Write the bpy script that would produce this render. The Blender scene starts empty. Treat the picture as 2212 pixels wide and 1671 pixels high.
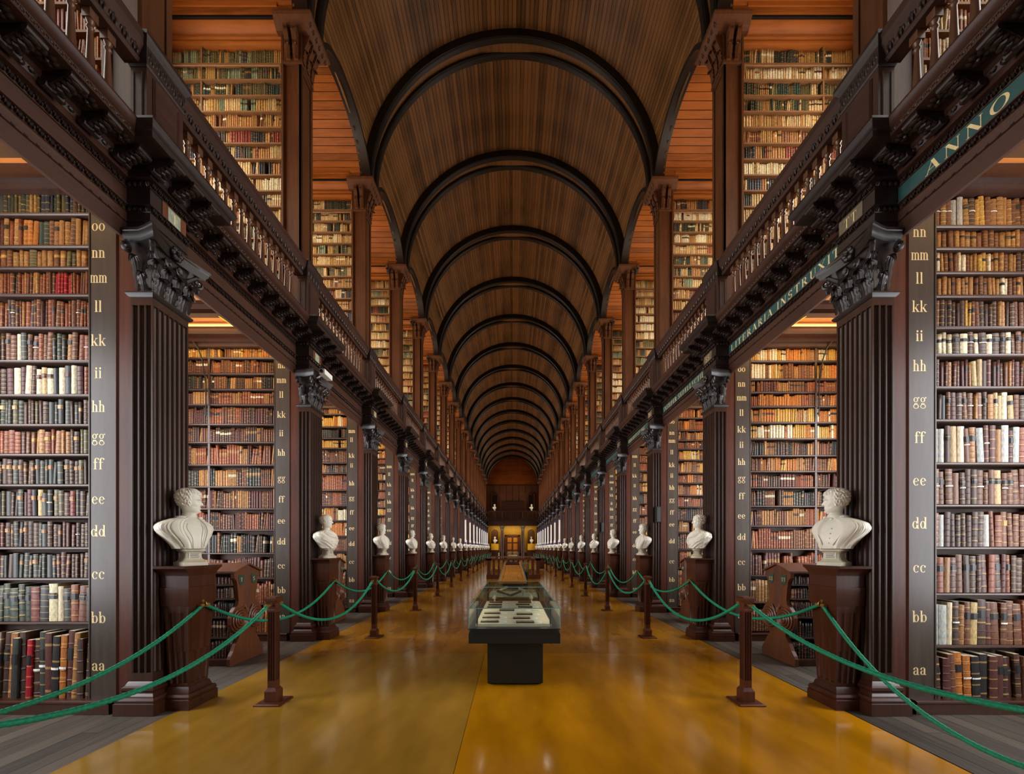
import bpy, math, random
import numpy as np

random.seed(11)
PI = math.pi
S, K0, NB = 3.05, 0.28, 18          # bay spacing, first-bay offset, number of bays
ZC, F, XV, YV = 1.65, 843.0, 1107.0, 1183.0


def yk(k):
    """y of the camera-facing edge of the k-th bookcase end"""
    return S * (K0 + k)


# ------------------------------------------------------------------ camera, world, light, exposure
scene = bpy.context.scene
col = scene.collection
cam_d = bpy.data.cameras.new('camera')
cam = bpy.data.objects.new('camera', cam_d)
col.objects.link(cam)
cam.location = (0, 0, ZC)
cam.rotation_euler = (PI / 2, 0, 0)
cam_d.sensor_width = 36
cam_d.lens = F / 2212 * 36
cam_d.shift_x = -(XV - 1106) / 2212
cam_d.shift_y = (YV - 835.5) / 2212
cam_d.clip_start, cam_d.clip_end = 0.05, 200
scene.camera = cam

world = bpy.data.worlds.new('world')
scene.world = world
world.use_nodes = True
world.node_tree.nodes['Background'].inputs[0].default_value = (0.75, 0.85, 1.0, 1)
world.node_tree.nodes['Background'].inputs[1].default_value = 0.6

scene.cycles.max_bounces = 5
scene.cycles.diffuse_bounces = 3
scene.cycles.glossy_bounces = 2
scene.cycles.adaptive_threshold = 0.035
scene.cycles.caustics_reflective = False
scene.cycles.caustics_refractive = False
vs = scene.view_settings
vs.view_transform = 'Standard'
vs.look = 'None'
vs.gamma = 1.0
vs.use_curve_mapping = False
vs.exposure = EXPOSURE = 0.35


def area_light(name, loc, rot, sx, sy, power, color, spread=PI):
    d = bpy.data.lights.new(name, 'AREA')
    d.shape = 'RECTANGLE'
    d.size, d.size_y = sx, sy
    d.energy = power
    d.color = color
    d.spread = spread
    o = bpy.data.objects.new(name, d)
    o.location, o.rotation_euler = loc, rot
    col.objects.link(o)
    return o


# daylight through the side windows of every bay, both storeys, and the window of the near end of the hall
DAY, DAY_UP, LAMP = (0.97, 0.975, 1.0), (1.0, 0.86, 0.64), (1.0, 0.64, 0.26)
for k in range(0, NB):
    for s in (-1, 1):
        yc = yk(k) + 0.22 + S / 2
        area_light('window_light', (s * 6.16, yc - 0.15, 2.7), (0, s * PI / 2, 0), 3.6, 1.8, 155, DAY)
        area_light('gallery_window_light', (s * 6.16, yc, 8.4), (0, s * PI / 2, 0), 3.4, 1.8, 120 if k else 60, DAY_UP)
area_light('end_window_light', (0, -7.6, 5.0), (-PI / 2, 0, PI), 6.5, 8.5, 60, DAY)


# ------------------------------------------------------------------ helpers
def lin(c):
    """sRGB 0-255 -> linear"""
    out = []
    for v in c[:3]:
        v /= 255.0
        out.append(v / 12.92 if v <= 0.04045 else ((v + 0.055) / 1.055) ** 2.4)
    return tuple(out)


class MB:
    """collects verts and faces for one mesh"""

    def __init__(self):
        self.v, self.f = [], []

    def add(self, vs_, fs_):
        n = len(self.v)
        self.v.extend(vs_)
        self.f.extend([tuple(i + n for i in f) for f in fs_])
        return self

    def box(self, x0, x1, y0, y1, z0, z1):
        return self.add([(x0, y0, z0), (x1, y0, z0), (x1, y1, z0), (x0, y1, z0),
                         (x0, y0, z1), (x1, y0, z1), (x1, y1, z1), (x0, y1, z1)],
                        [(0, 3, 2, 1), (4, 5, 6, 7), (0, 1, 5, 4), (1, 2, 6, 5), (2, 3, 7, 6), (3, 0, 4, 7)])

    def loft(self, rings, cap=True, closed=True):
        n, base = len(rings[0]), len(self.v)
        for r in rings:
            self.v.extend([tuple(p) for p in r])
        m = n if closed else n - 1
        for i in range(len(rings) - 1):
            for j in range(m):
                a, b = base + i * n + j, base + i * n + (j + 1) % n
                self.f.append((a, b, b + n, a + n))
        if cap and closed:
            self.f.append(tuple(base + j for j in reversed(range(n))))
            self.f.append(tuple(base + (len(rings) - 1) * n + j for j in range(n)))
        return self

    def prism_y(self, poly, y0, y1):      # poly of (x, z)
        return self.loft([[(x, y0, z) for x, z in poly], [(x, y1, z) for x, z in poly]])

    def prism_x(self, poly, x0, x1):      # poly of (y, z)
        return self.loft([[(x0, y, z) for y, z in poly], [(x1, y, z) for y, z in poly]])

    def prism_z(self, poly, z0, z1):      # poly of (x, y)
        return self.loft([[(x, y, z0) for x, y in poly], [(x, y, z1) for x, y in poly]])

    def lathe(self, prof, n=12, c=(0, 0, 0)):
        rings = [[(c[0] + r * math.cos(2 * PI * j / n), c[1] + r * math.sin(2 * PI * j / n), c[2] + z) for j in range(n)] for r, z in prof]
        return self.loft(rings)

    def rects(self, cx, cy, prof):        # stack of (half_x, half_y, z)
        return self.loft([[(cx - a, cy - b, z), (cx + a, cy - b, z), (cx + a, cy + b, z), (cx - a, cy + b, z)] for a, b, z in prof])

    def tube(self, path, r, n=8, cap=True):
        rings = []
        P = [np.array(p, float) for p in path]
        a = None
        for i, p in enumerate(P):
            if np.allclose(P[0], P[-1]) and i in (0, len(P) - 1):
                t = P[1] - P[-2]
            else:
                t = P[min(i + 1, len(P) - 1)] - P[max(i - 1, 0)]
            t = t / (np.linalg.norm(t) + 1e-9)
            if a is None:
                a = np.cross(t, (0, 0, 1.0) if abs(t[2]) < 0.9 else (0, 1.0, 0))
            else:
                a = a - t * float(np.dot(a, t))
            a = a / (np.linalg.norm(a) + 1e-9)
            b = np.cross(a, t)
            rr = r[i] if isinstance(r, (list, tuple)) else r
            rings.append([tuple(p + rr * (math.cos(2 * PI * j / n) * a + math.sin(2 * PI * j / n) * b)) for j in range(n)])
        return self.loft(rings, cap)

    def ell(self, cx, cy, cz, rx, ry, rz, nu=6, nv=4):
        rings = []
        for i in range(nv + 1):
            ph = PI * (i / nv) - PI / 2
            q = max(math.cos(ph), 0.05)
            rings.append([(cx + rx * q * math.cos(2 * PI * j / nu), cy + ry * q * math.sin(2 * PI * j / nu), cz + rz * math.sin(ph)) for j in range(nu)])
        return self.loft(rings)

    def mirror(self):
        m = MB()
        m.v = [(-x, y, z) for x, y, z in self.v]
        m.f = [tuple(reversed(f)) for f in self.f]
        return m

    def moved(self, dx=0, dy=0, dz=0):
        m = MB()
        m.v = [(x + dx, y + dy, z + dz) for x, y, z in self.v]
        m.f = list(self.f)
        return m

    def join(self, o):
        return self.add(o.v, o.f)

    def mesh(self, name, mat, smooth=None):
        me = bpy.data.meshes.new(name)
        me.from_pydata(self.v, [], self.f)
        if mat:
            me.materials.append(mat)
        if smooth is not None:
            me.polygons.foreach_set('use_smooth', [True] * len(me.polygons))
            if smooth < 180:
                me.set_sharp_from_angle(angle=math.radians(smooth))
        me.update()
        return me


def link(name, data, parent=None, loc=(0, 0, 0)):
    """object at WORLD loc, parented to an unrotated parent"""
    o = bpy.data.objects.new(name, data)
    col.objects.link(o)
    if parent is not None:
        o.parent = parent
        p = world_loc(parent)
        o.location = (loc[0] - p[0], loc[1] - p[1], loc[2] - p[2])
    else:
        o.location = loc
    return o


def world_loc(o):
    x = y = z = 0.0
    while o is not None:
        x += o.location[0]; y += o.location[1]; z += o.location[2]
        o = o.parent
    return (x, y, z)


def tag(o, label=None, cat=None, group=None, kind=None):
    if label: o['label'] = label
    if cat: o['category'] = cat
    if group: o['group'] = group
    if kind: o['kind'] = kind
    return o


def thing(name, loc, label, cat=None, group=None, kind=None):
    return tag(link(name, None, None, loc), label, cat, group, kind)


def part(name, mb, mat, parent, loc=(0, 0, 0), smooth=None):
    return link(name, mb.mesh(name, mat, smooth), parent, loc)


def dual(mb, name, mat, smooth=None):
    """mesh for the right side and its mirror for the left"""
    return {1: mb.mesh(name, mat, smooth), -1: mb.mirror().mesh(name, mat, smooth)}


SIDE = {-1: 'left', 1: 'right'}
ORD = ['', 'first', 'second', 'third', 'fourth', 'fifth', 'sixth', 'seventh', 'eighth', 'ninth', 'tenth', 'eleventh', 'twelfth', 'thirteenth',
       'fourteenth', 'fifteenth', 'sixteenth', 'seventeenth', 'eighteenth', 'nineteenth', 'twentieth', 'twenty-first', 'twenty-second',
       'twenty-third', 'twenty-fourth', 'twenty-fifth', 'twenty-sixth', 'twenty-seventh', 'twenty-eighth', 'twenty-ninth', 'thirtieth',
       'thirty-first', 'thirty-second', 'thirty-third', 'thirty-fourth', 'thirty-fifth', 'thirty-sixth', 'thirty-seventh', 'thirty-eighth', 'thirty-ninth', 'fortieth']


def fluted(x0, x1, y0, y1, nx, ny, dep, seg=4, sides=(1, 1, 1, 1)):
    """closed outline of a rectangle with concave flutes cut into its sides"""
    pts = []
    cor = [(x0, y0), (x1, y0), (x1, y1), (x0, y1)]
    for i in range(4):
        (ax, ay), (bx, by) = cor[i], cor[(i + 1) % 4]
        n = (nx if i % 2 == 0 else ny) if sides[i] else 0
        pts.append((ax, ay))
        L = math.hypot(bx - ax, by - ay)
        dx, dy = (bx - ax) / L, (by - ay) / L
        ix, iy = -dy, dx                      # inward normal
        if n:
            p = L / (n + 0.35)
            r = p * 0.42
            for q in range(n):
                c = p * (q + 0.675)
                for t in range(seg + 1):
                    a = PI * t / seg
                    u, d = c - r * math.cos(a), dep * math.sin(a)
                    pts.append((ax + dx * u + ix * d, ay + dy * u + iy * d))
    return pts


# ------------------------------------------------------------------ materials
def nodes(name):
    m = bpy.data.materials.new(name)
    m.use_nodes = True
    nt = m.node_tree
    return m, nt, nt.nodes['Principled BSDF']


def N(nt, typ, **kw):
    n = nt.nodes.new(typ)
    for a, b in kw.items():
        setattr(n, a, b)
    return n


def wood(name, c, rough=0.4, axis='z', var=0.35, island=0.0, bump=0.0, scale=1.0, objrand=0.0, spec=0.4):
    m, nt, b = nodes(name)
    L = nt.links.new
    tc = N(nt, 'ShaderNodeTexCoord')
    mp = N(nt, 'ShaderNodeMapping')
    sc = {'x': (1.2, 14, 14), 'y': (14, 1.2, 14), 'z': (14, 14, 1.2)}[axis]
    mp.inputs['Scale'].default_value = tuple(v * scale for v in sc)
    L(tc.outputs['Object'], mp.inputs['Vector'])
    n1 = N(nt, 'ShaderNodeTexNoise')
    n1.inputs['Scale'].default_value = 1.5
    n1.inputs['Detail'].default_value = 4
    n1.inputs['Roughness'].default_value = 0.65
    L(mp.outputs[0], n1.inputs['Vector'])
    n2 = N(nt, 'ShaderNodeTexNoise')
    n2.inputs['Scale'].default_value = 1.1
    n2.inputs['Detail'].default_value = 1
    L(tc.outputs['Object'], n2.inputs['Vector'])
    mix = N(nt, 'ShaderNodeMath', operation='ADD')
    mul = N(nt, 'ShaderNodeMath', operation='MULTIPLY')
    mul.inputs[1].default_value = 0.6
    L(n2.outputs[0], mul.inputs[0])
    L(n1.outputs[0], mix.inputs[0]); L(mul.outputs[0], mix.inputs[1])
    fac = mix.outputs[0]
    if island or objrand:
        g = N(nt, 'ShaderNodeNewGeometry') if island else N(nt, 'ShaderNodeObjectInfo')
        mr = N(nt, 'ShaderNodeMath', operation='MULTIPLY_ADD')
        mr.inputs[1].default_value = island or objrand
        L(g.outputs['Random Per Island'] if island else g.outputs['Random'], mr.inputs[0])
        L(fac, mr.inputs[2])
        sub = N(nt, 'ShaderNodeMath', operation='SUBTRACT')
        sub.inputs[1].default_value = (island or objrand) / 2
        L(mr.outputs[0], sub.inputs[0])
        fac = sub.outputs[0]
    cr = N(nt, 'ShaderNodeValToRGB')
    cl = lin(c)
    cr.color_ramp.elements[0].position = 0.45
    cr.color_ramp.elements[1].position = 1.1 if False else 1.0
    cr.color_ramp.elements[0].color = tuple(v * (1 - var) for v in cl) + (1,)
    cr.color_ramp.elements[1].color = tuple(min(1, v * (1 + var)) for v in cl) + (1,)
    L(fac, cr.inputs[0])
    L(cr.outputs[0], b.inputs['Base Color'])
    b.inputs['Roughness'].default_value = rough
    b.inputs['Specular IOR Level'].default_value = spec
    if bump:
        bp = N(nt, 'ShaderNodeBump')
        bp.inputs['Strength'].default_value = bump
        bp.inputs['Distance'].default_value = 0.006
        L(n1.outputs[0], bp.inputs['Height'])
        L(bp.outputs[0], b.inputs['Normal'])
    return m


def plain(name, c, rough=0.5, metal=0.0, noise=0.0, nscale=20, spec=0.4, emit=0.0):
    m, nt, b = nodes(name)
    L = nt.links.new
    cl = lin(c)
    b.inputs['Roughness'].default_value = rough
    b.inputs['Metallic'].default_value = metal
    b.inputs['Specular IOR Level'].default_value = spec
    if emit:
        b.inputs['Emission Color'].default_value = cl + (1,)
        b.inputs['Emission Strength'].default_value = emit
    tc = N(nt, 'ShaderNodeTexCoord')
    n1 = N(nt, 'ShaderNodeTexNoise')
    n1.inputs['Scale'].default_value = nscale
    n1.inputs['Detail'].default_value = 3
    L(tc.outputs['Object'], n1.inputs['Vector'])
    cr = N(nt, 'ShaderNodeValToRGB')
    cr.color_ramp.elements[0].position, cr.color_ramp.elements[1].position = 0.3, 0.7
    cr.color_ramp.elements[0].color = tuple(v * (1 - noise) for v in cl) + (1,)
    cr.color_ramp.elements[1].color = tuple(min(1, v * (1 + noise)) for v in cl) + (1,)
    L(n1.outputs[0], cr.inputs[0])
    L(cr.outputs[0], b.inputs['Base Color'])
    return m


def book_mat(name, source):
    """leather or cloth with gilt lines across the spine; colour from the object (single books) or from vertex colours (the mass of books)"""
    m, nt, b = nodes(name)
    L = nt.links.new
    tc = N(nt, 'ShaderNodeTexCoord')
    if source == 'object':
        oi = N(nt, 'ShaderNodeObjectInfo')
        src, rand = oi.outputs['Color'], oi.outputs['Random']
        sep = N(nt, 'ShaderNodeSeparateXYZ')
        L(tc.outputs['Object'], sep.inputs[0])
        v = sep.outputs['Z']
    else:
        a = N(nt, 'ShaderNodeAttribute'); a.attribute_name = 'book_colour'
        a2 = N(nt, 'ShaderNodeAttribute'); a2.attribute_name = 'spine_height'
        src, rand, v = a.outputs['Color'], a.outputs['Alpha'], a2.outputs['Fac']

    def M(op, x, y=None, z=None):
        n = N(nt, 'ShaderNodeMath', operation=op)
        for i, q in enumerate((x, y, z)):
            if q is None: continue
            if isinstance(q, (int, float)): n.inputs[i].default_value = q
            else: L(q, n.inputs[i])
        return n.outputs[0]
    lines = M('FLOOR', M('MULTIPLY_ADD', rand, 4.0, 3.0))
    dist = M('ABSOLUTE', M('SUBTRACT', M('FRACT', M('MULTIPLY', v, lines)), 0.5))
    gate = M('LESS_THAN', M('FRACT', M('MULTIPLY', rand, 7.31)), 0.62)
    mask = M('MULTIPLY', M('MULTIPLY', M('LESS_THAN', dist, 0.055), gate), 0.42)
    n1 = N(nt, 'ShaderNodeTexNoise')
    n1.inputs['Scale'].default_value = 9 if source == 'object' else 45
    n1.inputs['Detail'].default_value = 3
    L(tc.outputs['Object'], n1.inputs['Vector'])
    mr = N(nt, 'ShaderNodeMapRange')
    mr.inputs['From Min'].default_value, mr.inputs['From Max'].default_value = 0.3, 0.7
    mr.inputs['To Min'].default_value, mr.inputs['To Max'].default_value = 0.45, 1.05
    L(n1.outputs[0], mr.inputs['Value'])
    mx = N(nt, 'ShaderNodeMix', data_type='RGBA', blend_type='MULTIPLY')
    mx.inputs[0].default_value = 1.0
    L(src, mx.inputs[6]); L(mr.outputs[0], mx.inputs[7])
    gl = N(nt, 'ShaderNodeMix', data_type='RGBA')
    gl.inputs[7].default_value = lin((206, 168, 96)) + (1,)
    L(mask, gl.inputs[0]); L(mx.outputs[2], gl.inputs[6])
    L(gl.outputs[2], b.inputs['Base Color'])
    b.inputs['Roughness'].default_value = 0.45
    b.inputs['Specular IOR Level'].default_value = 0.35
    return m


W_DARK = wood('dark_carved_wood', (60, 37, 28), 0.36, 'y')
W_CARVE = wood('black_brown_carving', (38, 26, 22), 0.38, 'z', bump=0.05)
W_RED = wood('red_brown_panel_wood', (78, 44, 33), 0.4, 'z', spec=0.2)
W_PIL = wood('pilaster_wood', (56, 35, 25), 0.38, 'z', spec=0.3)
W_CAP = plain('capital_wood', (40, 33, 30), 0.38, noise=0.3, nscale=8)
W_BOARD = wood('letter_board_wood', (66, 56, 48), 0.38, 'z', var=0.3, spec=0.28)
W_SHELF = wood('shelf_wood', (66, 46, 36), 0.38, 'x')
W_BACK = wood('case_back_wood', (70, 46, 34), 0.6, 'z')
W_BENCH = wood('low_bench_wood', (92, 52, 30), 0.36, 'z')
W_PED = wood('pedestal_wood', (60, 30, 18), 0.32, 'z')
W_POST = wood('stanchion_wood', (76, 38, 22), 0.3, 'z')
W_RAIL = wood('railing_wood', (56, 36, 28), 0.5, 'y', spec=0.15)
W_BAL = wood('baluster_wood', (84, 56, 40), 0.28, 'z')
W_UP = wood('gallery_pilaster_wood', (74, 43, 23), 0.45, 'z', spec=0.2)
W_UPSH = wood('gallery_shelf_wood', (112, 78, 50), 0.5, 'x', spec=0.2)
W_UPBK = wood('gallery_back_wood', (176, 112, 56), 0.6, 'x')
W_BARREL = wood('gallery_board_wood', (118, 64, 22), 0.55, 'x', objrand=0.35, var=0.4, spec=0.15)
W_BARRELS = wood('gallery_boards_wood', (118, 64, 22), 0.55, 'x', island=0.35, var=0.4, spec=0.15)
W_VAULT = wood('vault_plank_wood', (88, 58, 31), 0.42, 'y', objrand=0.55, var=0.55, spec=0.25)
W_VAULTS = wood('vault_planks_wood', (88, 58, 31), 0.42, 'y', island=0.55, var=0.55, spec=0.25)
W_RIB = wood('vault_rib_wood', (22, 16, 13), 0.4, 'y', bump=0.05)
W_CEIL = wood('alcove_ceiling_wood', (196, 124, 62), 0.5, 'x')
W_FLOOR = wood('grey_floor_boards', (74, 66, 57), 0.55, 'y', objrand=0.5, var=0.5, bump=0.5)
W_FLOORS = wood('grey_floor_boards_far', (74, 66, 57), 0.55, 'y', island=0.5, var=0.5)
W_END = wood('end_wall_wood', (84, 52, 34), 0.5, 'z')
M_GOLD = plain('gilt_letter', (222, 196, 140), 0.45, noise=0.12, nscale=40)
M_TEAL = plain('teal_frieze_paint', (38, 74, 72), 0.45, noise=0.12, nscale=6)
M_PLATE = plain('worn_grey_green_paint', (140, 150, 132), 0.6, noise=0.3, nscale=18)
M_PLATEB = plain('plain_wood_plate', (96, 84, 64), 0.5, noise=0.2, nscale=12)
M_MARBLE = plain('white_marble', (232, 226, 208), 0.42, noise=0.06, nscale=9)
M_MARBLE_S = plain('cream_marble_socle', (196, 186, 160), 0.42, noise=0.1, nscale=9)
M_ROPE = plain('green_rope', (8, 126, 90), 0.55, noise=0.25, nscale=60)
M_BRASS = plain('brass', (196, 160, 90), 0.3, metal=0.9)
M_BLACK = plain('black_paint', (34, 34, 30), 0.42, noise=0.1)
M_CASE = plain('green_black_case_paint', (20, 21, 14), 0.5, noise=0.06)
M_WHITE = plain('white_card', (230, 228, 218), 0.7)
M_PAGE = plain('page_edges', (206, 192, 160), 0.8, noise=0.15, nscale=80)
M_LINEN = plain('display_linen', (206, 194, 162), 0.8, noise=0.06)
M_STEEL = plain('grey_steel', (150, 150, 148), 0.35, metal=0.6)
M_EDGE = plain('green_glass_edge', (96, 158, 148), 0.15)
M_OCHRE = plain('yellow_lit_wall', (168, 128, 30), 0.5, noise=0.15, nscale=3)  # yellow light on the end wall, put into the colour
M_YELLOW = plain('yellow_plinth_paint', (226, 172, 40), 0.5)
M_STONE = plain('plaster_wall', (128, 98, 70), 0.8, noise=0.08, nscale=4)
M_BLUE = plain('blue_banner_end', (52, 60, 130), 0.6)
M_TUBE = plain('lamp_tube', (255, 205, 130), 0.5, emit=0.3)
M_SKYPANE = plain('bright_window_pane', (225, 235, 250), 0.5, emit=2.0)
BK_ONE = book_mat('book_cover', 'object')
BK_MASS = book_mat('book_mass', 'attribute')


def glass_mat():
    m, nt, b = nodes('thin_glass')
    L = nt.links.new
    nt.nodes.remove(b)
    t = N(nt, 'ShaderNodeBsdfTransparent'); t.inputs[0].default_value = (0.95, 0.98, 0.97, 1)
    g = N(nt, 'ShaderNodeBsdfGlossy'); g.inputs[0].default_value = (0.9, 0.97, 0.95, 1); g.inputs['Roughness'].default_value = 0.03
    fc = N(nt, 'ShaderNodeLayerWeight'); fc.inputs[0].default_value = 0.5
    pw = N(nt, 'ShaderNodeMath', operation='POWER'); pw.inputs[1].default_value = 5.0
    lw = N(nt, 'ShaderNodeMath', operation='MULTIPLY_ADD'); lw.inputs[1].default_value = 0.5; lw.inputs[2].default_value = 0.03
    L(fc.outputs['Facing'], pw.inputs[0]); L(pw.outputs[0], lw.inputs[0])
    mx = N(nt, 'ShaderNodeMixShader')
    L(lw.outputs[0], mx.inputs[0]); L(t.outputs[0], mx.inputs[1]); L(g.outputs[0], mx.inputs[2])
    L(mx.outputs[0], nt.nodes['Material Output'].inputs[0])
    return m


def lino_mat(name, c1, c2, planks=False):
    """old varnished floor covering: streaked along the hall, glossy, gently uneven"""
    m, nt, b = nodes(name)
    L = nt.links.new
    tc = N(nt, 'ShaderNodeTexCoord')
    mp = N(nt, 'ShaderNodeMapping'); mp.inputs['Scale'].default_value = (1.6, 0.55, 1)
    L(tc.outputs['Object'], mp.inputs['Vector'])
    n1 = N(nt, 'ShaderNodeTexNoise'); n1.inputs['Scale'].default_value = 1.6; n1.inputs['Detail'].default_value = 3
    L(mp.outputs[0], n1.inputs['Vector'])
    cr = N(nt, 'ShaderNodeValToRGB')
    cr.color_ramp.elements[0].position, cr.color_ramp.elements[1].position = 0.3, 0.72
    cr.color_ramp.elements[0].color = lin(c1) + (1,)
    cr.color_ramp.elements[1].color = lin(c2) + (1,)
    L(n1.outputs[0], cr.inputs[0])
    n4 = N(nt, 'ShaderNodeTexNoise'); n4.inputs['Scale'].default_value = 48; n4.inputs['Detail'].default_value = 4
    L(mp.outputs[0], n4.inputs['Vector'])
    r4 = N(nt, 'ShaderNodeMapRange'); r4.inputs['From Min'].default_value, r4.inputs['From Max'].default_value = 0.80, 0.86
    r4.inputs['To Min'].default_value, r4.inputs['To Max'].default_value = 1.0, 0.55
    L(n4.outputs[0], r4.inputs['Value'])
    mx = N(nt, 'ShaderNodeMix', data_type='RGBA', blend_type='MULTIPLY'); mx.inputs[0].default_value = 1.0
    L(cr.outputs[0], mx.inputs[6]); L(r4.outputs[0], mx.inputs[7])
    L(mx.outputs[2], b.inputs['Base Color'])
    n2 = N(nt, 'ShaderNodeTexNoise'); n2.inputs['Scale'].default_value = 3.0; n2.inputs['Detail'].default_value = 4
    mp2 = N(nt, 'ShaderNodeMapping'); mp2.inputs['Scale'].default_value = (2.2, 0.9, 1)
    L(tc.outputs['Object'], mp2.inputs['Vector']); L(mp2.outputs[0], n2.inputs['Vector'])
    rr = N(nt, 'ShaderNodeMapRange'); rr.inputs['To Min'].default_value, rr.inputs['To Max'].default_value = 0.06, 0.22
    L(n2.outputs[0], rr.inputs['Value']); L(rr.outputs[0], b.inputs['Roughness'])
    bp = N(nt, 'ShaderNodeBump'); bp.inputs['Strength'].default_value = 0.25; bp.inputs['Distance'].default_value = 0.010
    L(n2.outputs[0], bp.inputs['Height']); L(bp.outputs[0], b.inputs['Normal'])
    b.inputs['Specular IOR Level'].default_value = 0.55
    return m


M_GLASS = glass_mat()
M_LINO_L = lino_mat('brown_linoleum', (132, 96, 24), (168, 126, 44))
M_LINO_R = lino_mat('amber_linoleum', (150, 98, 5), (196, 132, 12))
M_LINO_F = lino_mat('far_linoleum', (132, 84, 12), (176, 118, 24))
# ------------------------------------------------------------------ floor
Y_BACK, Y_END = -8.0, 57.0
floor = tag(part('floor', MB().box(-6.4, 6.4, Y_BACK, Y_END + 0.4, -0.25, -0.012), W_FLOORS, None),
            'grey wooden floor with amber linoleum down the middle of the hall', kind='structure')
part('linoleum_sheet', MB().box(-3.39, -0.434, Y_BACK, 6.11, -0.011, 0.0), M_LINO_L, floor)
part('linoleum_sheet', MB().box(-0.43, 3.36, Y_BACK, 6.11, -0.011, 0.0), M_LINO_R, floor)
y = 6.114
i = 0
while y < Y_END:                                   # cross seams of the far runner
    y2 = min(Y_END, y + 6.3)
    cuts = [-3.39, -1.15 + 0.3 * (i % 2), 1.05 - 0.2 * (i % 3), 3.36]
    for a, b in zip(cuts, cuts[1:]):
        part('linoleum_sheet', MB().box(a, b - 0.003, y, y2 - 0.003, -0.011, -0.0002 * ((i + int(a)) % 2)), M_LINO_F, floor)
    y = y2
    i += 1
PW = 0.158
plank = MB().box(0.002, PW - 0.003, 0.002, 2.55 - 0.003, -0.012, -0.002).mesh('floor_plank', W_FLOOR)
far = MB()
for s in (-1, 1):
    for j in range(18):
        x = 3.385 + j * PW if s > 0 else -3.385 - (j + 1) * PW
        off = (j * 0.97) % 2.55
        for r in range(-1, 25):
            y0 = -1.0 + off + r * 2.55
            if y0 < 0.2 - 2.55 or y0 + 2.55 > Y_END:
                continue
            if r < 5:
                o = link('floor_plank', plank, floor, (x, y0, -0.002 * ((j * 7 + r * 3) % 4) / 4))
            else:
                far.box(x + 0.002, x + PW - 0.003, y0 + 0.002, y0 + 2.547, -0.012, -0.002)
tag(part('floor_planks', far, W_FLOORS, floor), kind='stuff')

# ------------------------------------------------------------------ outer shell, windows
for s in (-1, 1):
    w = MB()
    w.box(s * 6.25, s * 6.45, Y_BACK, Y_END + 0.4, 0, 1.0) if s > 0 else w.box(-6.45, -6.25, Y_BACK, Y_END + 0.4, 0, 1.0)
    for z0, z1 in ((1.0, 4.5), (6.8, 10.2)):
        pass
    wl = MB()
    x0, x1 = (6.25, 6.45) if s > 0 else (-6.45, -6.25)
    for z0, z1 in ((0, 0.85), (4.6, 6.6), (10.3, 15.6)):
        wl.box(x0, x1, Y_BACK, Y_END + 0.4, z0, z1)
    edges = [Y_BACK]
    for k in range(-2, NB):
        yc = yk(k) + 0.22 + S / 2 - 0.08
        edges += [yc - 0.95, yc + 0.95]
    edges.append(Y_END + 0.4)
    for a, b in zip(edges[::2], edges[1::2]):
        wl.box(x0, x1, a, b, 0.85, 4.6)
        wl.box(x0, x1, a, b, 6.6, 10.3)
    wall = tag(part('wall_' + SIDE[s], wl, M_STONE, None), 'plastered outer wall behind the %s bookcases' % SIDE[s], kind='structure')
n = 0
wf, wp = MB(), MB()
wp.box(-0.01, 0.01, -0.95, 0.95, 0, 3.75)
for y in (-0.95, -0.33, 0.29, 0.89):
    wf.box(-0.04, 0.04, y, y + 0.06, 0, 3.75)
for z in (0.0, 0.9, 1.8, 2.75, 3.69):
    wf.box(-0.035, 0.035, -0.95, 0.95, z, z + 0.06)
wfm, wpm = wf.mesh('window_frame', M_WHITE), wp.mesh('window_pane', M_SKYPANE)
for k in range(0, NB):
    for s in (-1, 1):
        for z in (0.85, 6.55):
            n += 1
            yc = yk(k) + 0.22 + S / 2 - 0.08
            t = tag(link('window_%d' % n, wfm, None, (s * 6.3, yc, z)), 'sash window in the outer wall of bay %d, %s side, %s storey' % (k + 1, SIDE[s], 'lower' if z < 3 else 'gallery'), kind='structure')
            link('pane', wpm, t, (s * 6.38, yc, z))
tag(part('wall_back', MB().box(-6.4, 6.4, Y_BACK - 0.2, Y_BACK, 0, 15.6), M_STONE, None), 'plaster wall closing the hall behind the camera', kind='structure')
tag(part('roof_slab', MB().box(-6.5, 6.5, Y_BACK, Y_END + 0.4, 15.3, 15.6), W_RIB, None), 'dark roof above the timber vault', kind='structure')

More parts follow.
